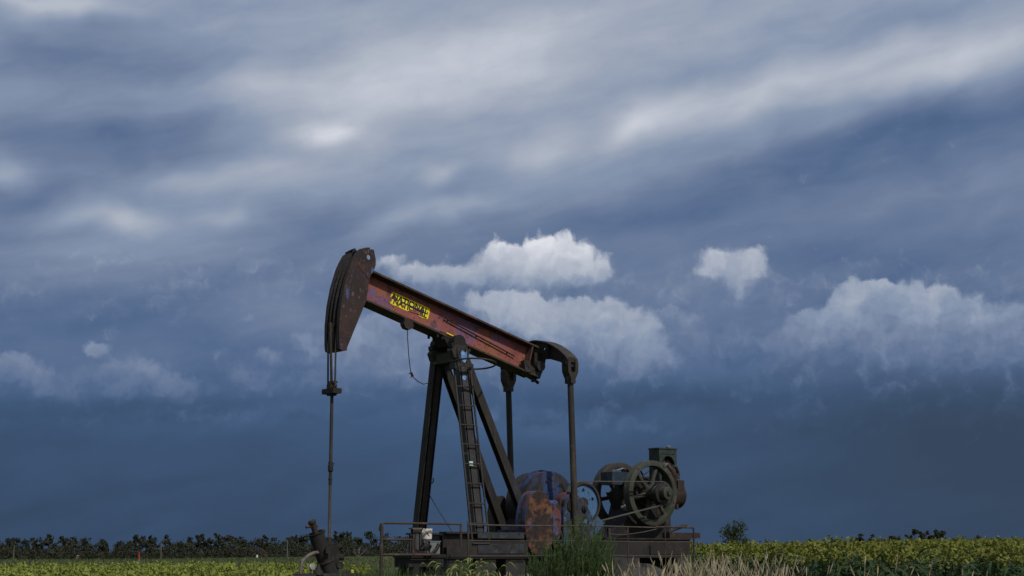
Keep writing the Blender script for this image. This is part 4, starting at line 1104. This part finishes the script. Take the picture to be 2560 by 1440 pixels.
def blades(qm, x, y, z0, h, lean, wid, segs=4, mat=0, tipw=.1, leandir=None):
    n = len(x); a = rnd(0, 2 * math.pi, n) if leandir is None else leandir + rnd(-.8, .8, n)
    t = np.linspace(0, 1, segs)
    L_ = (lean * h)[:, None] * t[None] ** 2
    C = np.stack([x[:, None] + np.cos(a)[:, None] * L_, y[:, None] + np.sin(a)[:, None] * L_, z0[:, None] + h[:, None] * t[None] * (1 - .25 * lean[:, None] * t[None])], 2)
    b_ = a + rnd(-.9, .9, n) + math.pi / 2
    w = wid[:, None] * ((1 - t) * (1 - tipw) + tipw)[None]
    W = np.stack([np.cos(b_)[:, None] * w, np.sin(b_)[:, None] * w, 0 * w], 2)
    qm.ribbons(C, W, mat); return C[:, -1], a

def crop(name, x, y, h, headmat, nleaf, near):
    """sorghum-like plants: arching strap leaves below, a bushy flower head on top"""
    q = QM(); n = len(x); z = terrain(x, y)
    for _ in range(nleaf):
        zz = z + h * rnd(.15, .72, n); a = rnd(0, 2 * math.pi, n); L_ = h * rnd(.35, .7, n)
        t = np.linspace(0, 1, 6 if near else 4)
        up = L_ * rnd(.35, .75, n)
        C = np.stack([x[:, None] + np.cos(a)[:, None] * L_[:, None] * t, y[:, None] + np.sin(a)[:, None] * L_[:, None] * t,
                      zz[:, None] + up[:, None] * (1.9 * t - 2.1 * t * t)[None]], 2)
        w = (.017 if near else .022) * np.sin(np.pi * np.clip(t * .9 + .1, 0, 1)) ** .7
        W = np.stack([-np.sin(a)[:, None] * w[None], np.cos(a)[:, None] * w[None], np.full((n, 1), .35) * w[None]], 2)
        q.ribbons(C, W, 0)
    top = z + h
    k = 18 if near else 8
    for i in range(k):
        s_ = rnd(.010, .026, n) * (1 if near else 1.5)
        cx, cy, cz = x + RNG.normal(0, .030 if near else .07, n), y + RNG.normal(0, .035, n), top + rnd(-.17, .06, n)
        d1 = unit(RNG.normal(0, 1, (n, 3)) + np.array([0, 0, .4])); d2 = unit(np.cross(d1, RNG.normal(0, 1, (n, 3))))
        c = np.stack([cx, cy, cz], 1); e1, e2 = d1 * (s_ * 1.35)[:, None], d2 * (s_ * .7)[:, None]
        q.quads(np.stack([c - e1 - e2, c + e1 - e2, c + e1 + e2, c - e1 + e2], 1), 1)
    o = q.build(name, [V['cropleaf'], headmat], smooth=False)
    return o

# right-hand field, up the rise
def right_edge(x, y):                                   # the near edge of the standing crop
    return (x / y > .108 + .02 * np.sin(y * .35) + np.clip((30 - y) * .008, 0, .1))
xs, ys_, hs = [], [], []
for n, y0, y1, t0, t1 in ((3000, 20, 44, .10, .46),):
    a, c = field_points(n, y0, y1, t0, t1); k = right_edge(a, c); xs.append(a[k]); ys_.append(c[k])
x, y = np.concatenate(xs), np.concatenate(ys_)
o1 = crop('crop_plants', x, y, rnd(.74, .98, len(x)), V['crophead'], 8, True); tag(o1, 'yellow flowering crop with strap leaves at the near edge of the right field', 'crop', kind='stuff')
x, y = field_points(21000, 41, 205, .085, .46, .8)
o2 = crop('crop_field', x, y, rnd(.70, .92, len(x)), V['crophead'], 2, False); tag(o2, 'yellow green crop field climbing the rise to the right horizon', 'crop', kind='stuff')
# left-hand strip
x, y = field_points(5200, 16, 48, -.46, -.09); k = (y < 43 + 5 * np.sin(x * .5)) & ((x / y < -.138) | (y > 26)); x, y = x[k], y[k]
o3 = crop('crop_strip', x, y, rnd(.30, .54, len(x)), V['cropheadleft'], 3, True); tag(o3, 'low pale yellow green crop strip in front of the left pasture', 'crop', kind='stuff')

# pasture between the crop strip and the windbreak
q = QM()
x, y = field_points(16000, 44, 420, -.5, .02, 1.6)
h = rnd(.10, .34, len(x)) * (1 + .5 * np.sin(x * .21) * np.sin(y * .13))
s_ = 1 + y / 90
blades(q, x, y, terrain(x, y), h, rnd(.1, .7, len(x)), .02 * s_, 3)
pg = q.build('pasture_grass', [V['fargrass']]); tag(pg, 'dark green rough pasture grass with straw patches before the windbreak', 'grass', kind='stuff')

# dry seed grass to the right of the engine
def seed_grass(name, x, y, h, mats, label, headlen=(.09, .2), w=.0035):
    q = QM(); z = terrain(x, y); n = len(x)
    lean = rnd(.05, .45, n)
    tip, a = blades(q, x, y, z, h, lean, np.full(n, w), 4, 0, .5, leandir=None)
    L_ = rnd(*headlen, n); d = np.stack([np.cos(a) * (.2 + lean), np.sin(a) * (.2 + lean), np.full(n, 1.0)], 1); d = unit(d)
    t = np.linspace(0, 1, 5)
    C = tip[:, None] + d[:, None] * (L_[:, None] * t[None])[..., None] - d[:, None] * .02
    b_ = rnd(0, math.pi, n)
    w_ = .0085 * np.sin(np.pi * np.clip(t * .85 + .12, 0, 1))
    for off in (0, math.pi / 2):
        W = np.stack([np.cos(b_ + off)[:, None] * w_[None], np.sin(b_ + off)[:, None] * w_[None], 0 * np.ones((n, 1)) * w_[None]], 2)
        q.ribbons(C, W, 1)
    # loose basal blades
    blades(q, x + RNG.normal(0, .04, n), y + RNG.normal(0, .04, n), z, h * rnd(.35, .75, n), rnd(.3, 1.0, n), np.full(n, .006), 4, 0)
    o = q.build(name, mats); tag(o, label, 'grass', kind='stuff'); return o
x, y = field_points(2700, 14.5, 25.5, .062, .31); k = RNG.random(len(x)) < np.clip(1.0 - np.abs(x / y - .128) / .075, .06, 1)
x, y = x[k], y[k]
seed_grass('dry_grass', x, y, .22 + .52 * RNG.random(len(x)) ** 1.6, [V['dry'], V['dry']], 'pale dry seed grass standing in front of the engine skid')
x, y = field_points(650, 16, 23.5, -.06, .075)
seed_grass('sparse_dry_grass', x, y, rnd(.28, .52, len(x)), [V['dry'], V['dry']], 'sparse pale seed stalks in front of the counterweights', (.05, .12))

# green grass round the wellhead and under the railing
q = QM()
x, y = field_points(5200, 18.5, 26, -.115, .02)
blades(q, x, y, terrain(x, y), rnd(.35, .74, len(x)) * np.clip(1 - np.abs(x / y + .085) * 3.2, .6, 1), rnd(.1, .8, len(x)), rnd(.004, .008, len(x)), 5)
gg = q.build('tall_grass', [V['grass']]); tag(gg, 'tall green grass growing round the wellhead and under the railing', 'grass', kind='stuff')
q = QM()
x, y = field_points(11000, 16, 42, -.06, .26)
blades(q, x, y, terrain(x, y), rnd(.15, .46, len(x)), rnd(.2, .9, len(x)), rnd(.004, .009, len(x)), 4)
gg = q.build('low_grass', [V['grass']]); tag(gg, 'low green grass beneath and beside the engine skid', 'grass', kind='stuff')

# foxtails with drooping heads in front of the base
def loc2w(X, Y):
    w = UNIT @ Vector((X, Y, 0)); return w.x, w.y
q = QM()
n = 70
px = RNG.uniform(1118, 1225, n); dep = RNG.uniform(21.5, 23.8, n)
x = (px - 1280) / F_PX * dep; y = dep
h = rnd(.48, .76, n)
tip, a = blades(q, x, y, terrain(x, y), h, rnd(.1, .5, n), np.full(n, .005), 5, 0, .6)
t = np.linspace(0, 1, 7); L_ = rnd(.08, .15, n)
C = np.stack([tip[:, 0, None] + np.cos(a)[:, None] * L_[:, None] * t, tip[:, 1, None] + np.sin(a)[:, None] * L_[:, None] * t, tip[:, 2, None] + L_[:, None] * (.8 * t - 1.3 * t * t)[None]], 2)
w_ = .013 * np.sin(np.pi * np.clip(t * .9 + .08, 0, 1))
for off in (0, math.pi / 2):
    W = np.stack([-np.sin(a)[:, None] * w_ * math.cos(off), np.cos(a)[:, None] * w_ * math.cos(off), np.ones((n, 1)) * w_ * math.sin(off)], 2)
    q.ribbons(C, W, 1)
for _ in range(4): blades(q, x + RNG.normal(0, .03, n), y + RNG.normal(0, .03, n), terrain(x, y), h * rnd(.5, .9, n), rnd(.4, 1, n), np.full(n, .010), 5, 0)
fx = q.build('foxtail_grass', [V['grass'], V['foxtail']]); tag(fx, 'light green foxtail grass with drooping heads in front of the base', 'grass', kind='stuff')

# feathery weeds hiding the feet of the counterweights
def weed(name, label, px, depth, H, spread, stems):
    bx, by = (px - 1280) / F_PX * depth, depth
    o = bpy.data.objects.new(name, None); COL.objects.link(o); o.location = (bx, by, 0); tag(o, label, 'weed', 'feathery weeds by the counterweights')
    q = QM(); n = stems
    x, y = RNG.normal(0, spread * .5, n), RNG.normal(0, spread * .4, n)
    h = H * rnd(.55, 1.0, n) * np.exp(-(x / (spread * 1.25)) ** 2)
    lean = np.abs(x) / spread * .25 + rnd(.0, .15, n)
    a = np.arctan2(y, x)
    t = np.linspace(0, 1, 6)
    C = np.stack([x[:, None] + np.cos(a)[:, None] * (lean * h)[:, None] * t ** 1.5, y[:, None] + np.sin(a)[:, None] * (lean * h)[:, None] * t ** 1.5, h[:, None] * t], 2)
    W = np.stack([np.full((n, 6), .004), np.zeros((n, 6)), np.zeros((n, 6))], 2)
    q.ribbons(C, W, 0); st = None
    m = 62
    tt = rnd(.08, 1.0, (n, m)); idx = np.minimum((tt * 5).astype(int), 4); fr_ = tt * 5 - idx
    Pp = np.take_along_axis(C, idx[..., None], 1) * (1 - fr_[..., None]) + np.take_along_axis(C, idx[..., None] + 1, 1) * fr_[..., None]
    Pp = Pp.reshape(-1, 3); hh = np.repeat(h, m); tq = tt.ravel(); k = len(Pp)
    al = rnd(0, 2 * math.pi, k); L_ = rnd(.04, .15, k) * (1.15 - tq) + .02
    tl = np.linspace(0, 1, 3)
    D = np.stack([np.cos(al), np.sin(al), rnd(.5, 1.5, k)], 1); D = unit(D)
    CL = Pp[:, None] + D[:, None] * (L_[:, None] * tl)[..., None]
    s_ = np.stack([-np.sin(al), np.cos(al), 0 * al], 1)
    WL = s_[:, None] * (np.array([.0025, .0045, .001]))[None, :, None]
    q.ribbons(CL, WL, 0)
    f_ = q.build('foliage', [V['weed']]); f_.parent = o
    return o
weed('weed', 'tallest feathery green weed rising in front of the blue counterweight', 1448, 22.6, 1.38, .26, 110)
weed('weed', 'bushy green weed in front of the orange counterweight', 1378, 22.5, 1.08, .28, 95)
weed('weed', 'green weed right of the pitman arm beside the engine skid', 1495, 22.9, 1.16, .20, 70)
weed('weed', 'low green weed at the left foot of the orange counterweight', 1330, 22.3, .80, .16, 36)
weed('weed', 'dark green weed between the cabinet stand and the base panel', 1140, 23.2, .72, .14, 26)
weed('weed', 'slender weed on the crop edge just below the lone bush', 1800, 30.0, 1.02, .10, 12)
weed('weed', 'small weed rising beside the end post of the wire fence', 1735, 24.5, .98, .10, 14)

# ------------------------------------------------------------------ trees
def crown_mesh(name, mat, H, Wd, shape, n, leaf, parent):
    """leaf clumps through the crown's volume"""
    q = QM(); nb = max(9, n // 32)
    if shape == 'tall':   zc = rnd(.06, .97, nb); rr = .5 * np.sin(np.pi * np.clip(zc * .8 + .12, 0, 1)) ** .6
    elif shape == 'round': zc = rnd(.08, .95, nb); rr = .55 * np.sqrt(np.clip(1 - ((zc - .58) / .5) ** 2, .05, 1))
    else:                  zc = rnd(.04, .9, nb); rr = .58 * np.sqrt(np.clip(1 - zc ** 2 * .9, .08, 1))
    a = rnd(0, 2 * math.pi, nb); rad = rr * Wd * np.sqrt(rnd(0, 1, nb))
    cx, cy, cz = np.cos(a) * rad, np.sin(a) * rad, zc * H * rnd(.9, 1.06, nb)
    sz = Wd * rnd(.10, .22, nb)
    i = RNG.integers(0, nb, n)
    P = np.stack([cx[i], cy[i], cz[i]], 1) + RNG.normal(0, 1, (n, 3)) * (sz[i] * .62)[:, None] * np.array([1, 1, .95])
    P[:, 2] = np.clip(P[:, 2], .02 * H, H * 1.02)
    d1 = unit(RNG.normal(0, 1, (n, 3))); d2 = unit(np.cross(d1, RNG.normal(0, 1, (n, 3)))); s_ = leaf * rnd(.5, 1.3, n)
    e1, e2 = d1 * s_[:, None], d2 * (s_ * .6)[:, None]
    q.quads(np.stack([P - e1 - e2 * .3, P + e1 * .2 - e2, P + e1 + e2 * .3, P - e1 * .2 + e2], 1), 0)
    o = q.build(name, [mat], smooth=False); o.parent = parent
    return o
def tree(name, label, px, top, wpx, dist, shape, group=None, base=None, n=620, mat='tree', cat='tree', leafk=.055):
    x, y = (px - 1280) / F_PX * dist, dist
    z = float(terrain(x, y)) if base is None else base
    H = EYE + (1384 - top) / F_PX * dist - z; Wd = wpx / F_PX * dist
    o = bpy.data.objects.new(name, None); COL.objects.link(o); o.location = (x, y, z); tag(o, label, cat, group)
    crown_mesh('crown', V[mat], H, Wd, shape, n, max(H, Wd) * leafk, o)
    b = MB(); r_ = max(.02, H * .022)
    b.tube([(0, 0, -.3), (0, 0, H * .25), (H * .02, 0, H * .55), (0, .02 * H, H * .85)], [r_, r_ * .85, r_ * .55, r_ * .2], 7)
    for k in range(4):
        a = k * 1.7 + px; zz = H * (.3 + .12 * k)
        b.tube([(0, 0, zz), (math.cos(a) * Wd * .15, math.sin(a) * Wd * .15, zz + H * .1), (math.cos(a) * Wd * .3, math.sin(a) * Wd * .3, zz + H * .16)], [r_ * .5, r_ * .35, r_ * .12], 5)
    me = mesh_of('trunk', b, V['bark']); t = bpy.data.objects.new('trunk', me); COL.objects.link(t); t.parent = o
    return o
G1 = 'trees of the far windbreak'
LEFT = [
 (6, 1351, 30, 'broad', 'broad dark windbreak tree cut by the left edge of the photo'), (33, 1350, 16, 'tall', 'narrow dark tree left of the leftmost wooden pole'),
 (51, 1349, 24, 'round', 'round topped dark tree right behind the leftmost wooden pole'), (82, 1349, 28, 'broad', 'broad dark tree a little right of the leftmost wooden pole'),
 (100, 1348, 18, 'tall', 'slim dark tree beside a taller one left of the big windbreak gap'), (119, 1346, 24, 'round', 'rounded dark tree leaning on the flat topped tallest tree'),
 (136, 1341, 17, 'tall', 'flat topped tallest tree of the left windbreak group'), (155, 1357, 16, 'broad', 'low scrubby tree in the dip right of the flat topped tree'),
 (174, 1344, 22, 'tall', 'forked dark tree left of the small white roofed shed'), (195, 1344, 18, 'tall', 'narrow dark tree standing just left of the shed'),
 (220, 1344, 26, 'round', 'round dark tree standing just right of the shed'), (240, 1352, 18, 'broad', 'low dark tree between two taller ones right of the shed'),
 (262, 1345, 22, 'tall', 'leaning pointed tree left of the big windbreak gap'), (279, 1355, 16, 'tall', 'last thin tree on the left side of the big windbreak gap'),
 (303, 1359, 20, 'broad', 'low dark tree on the right side of the big windbreak gap'), (320, 1354, 24, 'round', 'rounded tree two steps right of the big windbreak gap'),
 (338, 1351, 18, 'broad', 'sloping dark tree left of the red topped marker post'), (352, 1341, 20, 'tall', 'tall pointed tree left above the red topped marker post'),
 (367, 1344, 16, 'tall', 'slim tree directly above the red topped marker post'), (382, 1342, 20, 'round', 'round headed tree right above the red topped marker post'),
 (397, 1343, 17, 'tall', 'narrow tree left of the middle wooden pole'), (425, 1340, 22, 'tall', 'pointed dark tree immediately right of the middle wooden pole'),
 (452, 1352, 24, 'broad', 'low broad tree in the small dip right of the middle pole'), (467, 1350, 20, 'round', 'rounded tree just after the small dip right of the middle pole'),
 (486, 1345, 17, 'tall', 'slim tree with a bushy foot midway along the windbreak'), (504, 1342, 17, 'tall', 'palm like topped tree left of a close pair'),
 (518, 1339, 17, 'tall', 'left one of a close pair of pointed trees'), (529, 1341, 15, 'tall', 'right one of a close pair of pointed trees'),
 (552, 1337, 19, 'tall', 'tallest pointed tree above the middle of the pasture'), (563, 1343, 16, 'round', 'small tree leaning against the tallest pointed tree'),
 (582, 1338, 21, 'tall', 'lone standing round topped tree with sky on both sides'), (604, 1344, 22, 'round', 'rounded tree right of the lone standing one'),
 (620, 1342, 20, 'broad', 'wide dark tree left of the far red pumpjack'), (645, 1347, 26, 'broad', 'low wide tree behind the white tank of the far pumpjack'),
 (665, 1340, 17, 'tall', 'pointed tree directly behind the far red pumpjack'), (682, 1346, 22, 'round', 'rounded tree just right of the far red pumpjack'),
 (703, 1350, 22, 'broad', 'low tree left of the right wooden pole'), (738, 1344, 17, 'round', 'small round tree right of the right wooden pole'),
 (747, 1340, 14, 'tall', 'thin pointed tree left of the leaning cylinder'), (764, 1334, 20, 'round', 'leafy tree top just left of the capped pipe'),
 (795, 1340, 22, 'broad', 'dark tree half hidden behind the leaning cylinder'), (818, 1333, 15, 'tall', 'narrow tree left of the polished rod foot'),
 (845, 1332, 15, 'tall', 'narrow tree right of the polished rod foot'), (861, 1334, 16, 'tall', 'pointed tree between the rod and the bleached dead tree'),
 (880, 1329, 22, 'round', 'tall rounded tree left above the bleached dead tree'), (900, 1342, 20, 'broad', 'dark tree behind the bleached dead tree'),
 (933, 1334, 26, 'round', 'rounded tree immediately left of the railing corner post'), (975, 1331, 38, 'broad', 'broad tree seen inside the top of the pipe railing'),
 (1008, 1345, 30, 'broad', 'low tree inside the railing left of the tan cabinet'), (1120, 1352, 40, 'broad', 'low dark tree behind the pumpjack base'),
]
for px, top, w, sh, lb_ in LEFT:
    tree('tree', lb_, px, top - 1, w * 1.3, 500 + (px * 7 % 23), sh, G1)
# brush along the foot of the windbreak
q = QM(); n = 34000
px = RNG.uniform(-250, 1180, n); d = RNG.uniform(486, 540, n); x = (px - 1280) / F_PX * d
hb = (4.1 + 1.3 * np.sin(px * .045) + .9 * np.sin(px * .13 + 1)) * (1 - .6 * np.exp(-((px - 291) / 17) ** 2) - .3 * np.exp(-((px - 155) / 10) ** 2) - .3 * np.exp(-((px - 440) / 12) ** 2))
P = np.stack([x, d, terrain(x, d) + hb * RNG.random(n) ** 1.2], 1)
d1 = unit(RNG.normal(0, 1, (n, 3))); d2 = unit(np.cross(d1, RNG.normal(0, 1, (n, 3)))); s_ = rnd(.18, .45, n)[:, None]
q.quads(np.stack([P - d1*s_ - d2*s_*.3, P + d1*s_*.2 - d2*s_*.6, P + d1*s_ + d2*s_*.3, P - d1*s_*.2 + d2*s_*.6], 1))
br = q.build('brush', [V['tree']], smooth=False); tag(br, 'dark undergrowth along the foot of the far windbreak', 'brush', kind='stuff')

tree('bush', 'lone dark leafy bush on the skyline right of the engine', 1832, 1302, 60, 140, 'broad', n=2400, mat='tree2', cat='bush', leafk=.032)
tree('bush', 'small flat bush on the skyline right of the lone dark bush', 1906, 1352, 26, 150, 'broad', n=260, mat='tree2', cat='bush', leafk=.07)
tree('bush', 'small rounded bush on the crop skyline left of the far grove', 2018, 1344, 24, 165, 'broad', n=260, mat='tree2', cat='bush', leafk=.07)
G2 = 'trees of the far right grove'
for px, top, w, sh, lb_ in [(2128, 1344, 16, 'broad', 'low tree at the foot of the small pointed tree on the right skyline'), (2141, 1335, 12, 'tall', 'small pointed tree on the right skyline left of the grove'),
    (2173, 1338, 16, 'round', 'small isolated round tree between the pointed tree and the grove'), (2217, 1334, 16, 'tall', 'leftmost tree of the grove on the right skyline'),
    (2234, 1337, 22, 'broad', 'low tree second from the left in the right grove'), (2259, 1330, 15, 'tall', 'pointed tree left of the gap in the right grove'),
    (2274, 1326, 13, 'tall', 'tallest slim tree of the right grove'), (2288, 1327, 19, 'round', 'rounded tree in the middle of the right grove'),
    (2309, 1330, 19, 'round', 'rounded tree right of the middle of the right grove'), (2329, 1327, 17, 'tall', 'tall tree near the right end of the right grove'),
    (2343, 1328, 21, 'round', 'rightmost full tree of the right grove'), (2395, 1345, 18, 'broad', 'tiny dark shrub right of the grove'), (2431, 1341, 18, 'broad', 'small far tree last on the right skyline')]:
    tree('tree', lb_, px, top, w * 1.25, 420, sh, G2, n=560)

# bleached dead tree
x, y = (902 - 1280) / F_PX * 330, 330
DT = bpy.data.objects.new('dead_tree', None); COL.objects.link(DT); DT.location = (x, y, 0); tag(DT, 'bleached bare dead tree with spreading branches left of the railing', 'tree')
b = MB(); rr = random.Random(5)
def limb(p, d, l, r_, lev):
    q_ = p + d * l; b.tube([p, p + d * l * .5 + Vector((rr.uniform(-.05, .05), 0, .03)), q_], [r_, r_ * .8, r_ * .55], 5)
    if lev:
        for _ in range(3 if lev > 1 else 2):
            nd = (d + Vector((rr.uniform(-.9, .9), rr.uniform(-.5, .5), rr.uniform(-.1, .6)))).normalized(); limb(q_, nd, l * rr.uniform(.6, .85), r_ * .6, lev - 1)
limb(Vector((0, 0, 0)), Vector((.05, 0, 1)), .75, .06, 3)
for k in (-1, 1): limb(Vector((k * .15, 0, .2)), Vector((k * .9, 0, .8)).normalized(), .8, .04, 2)
me = mesh_of('branches', b, V['dead']); t = bpy.data.objects.new('branches', me); COL.objects.link(t); t.parent = DT

# ------------------------------------------------------------------ far posts, shed, far pumpjack
def wpart(name, mb, mat, parent, label=None):
    o = bpy.data.objects.new(name, mesh_of(name, mb, mat)); COL.objects.link(o); o.parent = parent
    if label: o['label'] = label
    return o
def thing_at(name, px, dist, label, cat, group=None, z=None, rz=0):
    x = (px - 1280) / F_PX * dist
    o = bpy.data.objects.new(name, None); COL.objects.link(o); o.location = (x, dist, float(terrain(x, dist)) if z is None else z); o.rotation_euler = (0, 0, rz)
    return tag(o, label, cat, group)
for px, top, lb_ in ((52, 1364, 'leftmost grey wooden pole before the far windbreak'), (415, 1357, 'middle grey wooden pole before the far windbreak'), (726, 1353, 'right grey wooden pole before the windbreak left of the leaning cylinder')):
    o = thing_at('utility_pole', px, 470, lb_, 'pole', 'wooden poles before the windbreak')
    H = EYE + (1384 - top) / F_PX * 470 - o.location.z
    b = MB(); b.tube([(0, 0, -.2), (0, 0, H)], [.15, .11], 8); wpart('shaft', b, M['wood'], o)
    b = MB(); b.cyl((0, 0, H), (0, 0, H + .05), .13, n=8); wpart('pole_cap', b, M['zinc'], o)
o = thing_at('marker_post', 361, 60, 'white marker post with a red top in the left pasture', 'post')
b = MB(); b.cyl((0, 0, 0), (0, 0, .60), .022, n=10); wpart('shaft', b, M['grey'], o)
b = MB(); b.cyl((0, 0, .60), (0, 0, .86), .03, n=10); wpart('red_top', b, M['red'], o)
o = thing_at('shed', 211, 488, 'tiny shed with a pale roof in a gap of the windbreak', 'shed', rz=.3)
b = MB(); b.box(-.6, .6, -.5, .5, -.2, 1.1); wpart('wall', b, M['wood'], o)
b = MB(); b.prism([(-.75, 1.1), (.75, 1.1), (.0, 1.55)], -.6, .6); wpart('roof', b, M['grey'], o)
o = thing_at('pumpjack', 664, 430, 'tiny far red pumpjack before the windbreak', 'pumpjack', rz=.35)
b = MB(); b.bar((-1.1, 0, 2.75), (1.0, 0, 1.75), .22, .12); wpart('walking_beam', b, M['rusty'], o)
b = MB(); b.prism([(-1.3, 2.2), (-1.1, 2.3), (-.95, 2.9), (-1.2, 3.0), (-1.4, 2.6)], -.1, .1); wpart('horse_head', b, M['head'], o)
for s in (-1, 1):
    b = MB(); b.bar((-.1 + .0, s * .35, 0), (0, 0, 2.2), .12, .1); wpart('leg', b, M['steel'], o)
b = MB(); b.bar((.9, 0, 0), (0, 0, 2.2), .12, .1); wpart('leg', b, M['steel'], o)
b = MB(); b.bar((1.0, 0, 1.75), (1.05, 0, .6), .1, .1); wpart('pitman_arm', b, M['red'], o)
b = MB(); b.prism(circle(1.05, .6, .5, 16), -.2, .2); b.box(-.5, 1.8, -.3, .3, -.1, .25); wpart('gearbox', b, M['steel'], o)
o = thing_at('storage_drum', 652, 428, 'small white drum beside the far red pumpjack', 'drum')
b = MB(); b.lathe((0, 0, 0), (0, 0, 1), [(0, .26), (.75, .26), (.8, .2)], 16); wpart('drum_body', b, M['white'], o)
b = MB(); b.cyl((.1, 0, .8), (.1, 0, .86), .06, n=10); wpart('drum_cap', b, M['zinc'], o)
o = thing_at('stone', 1600, 25.2, 'pale grey concrete lump in the dry grass before the skid', 'rock')
b = MB(); n = 26; vs = []; fs = []
for i in range(9):
    for k in range(n):
        th, ph = math.pi * i / 16, 2 * math.pi * k / n
        r_ = 1 + .10 * math.sin(3 * ph + i) + .07 * math.sin(7 * ph - i * 2)
        vs.append((.62 * r_ * math.sin(th) * math.cos(ph), .34 * r_ * math.sin(th) * math.sin(ph), .62 * math.cos(th) * (1 + .05 * math.sin(5 * ph))))
for i in range(8):
    for k in range(n): fs.append((i*n+k, i*n+(k+1) % n, (i+1)*n+(k+1) % n, (i+1)*n+k))
b.add(vs, fs); wpart('stone_body', b, M['concrete'], o)
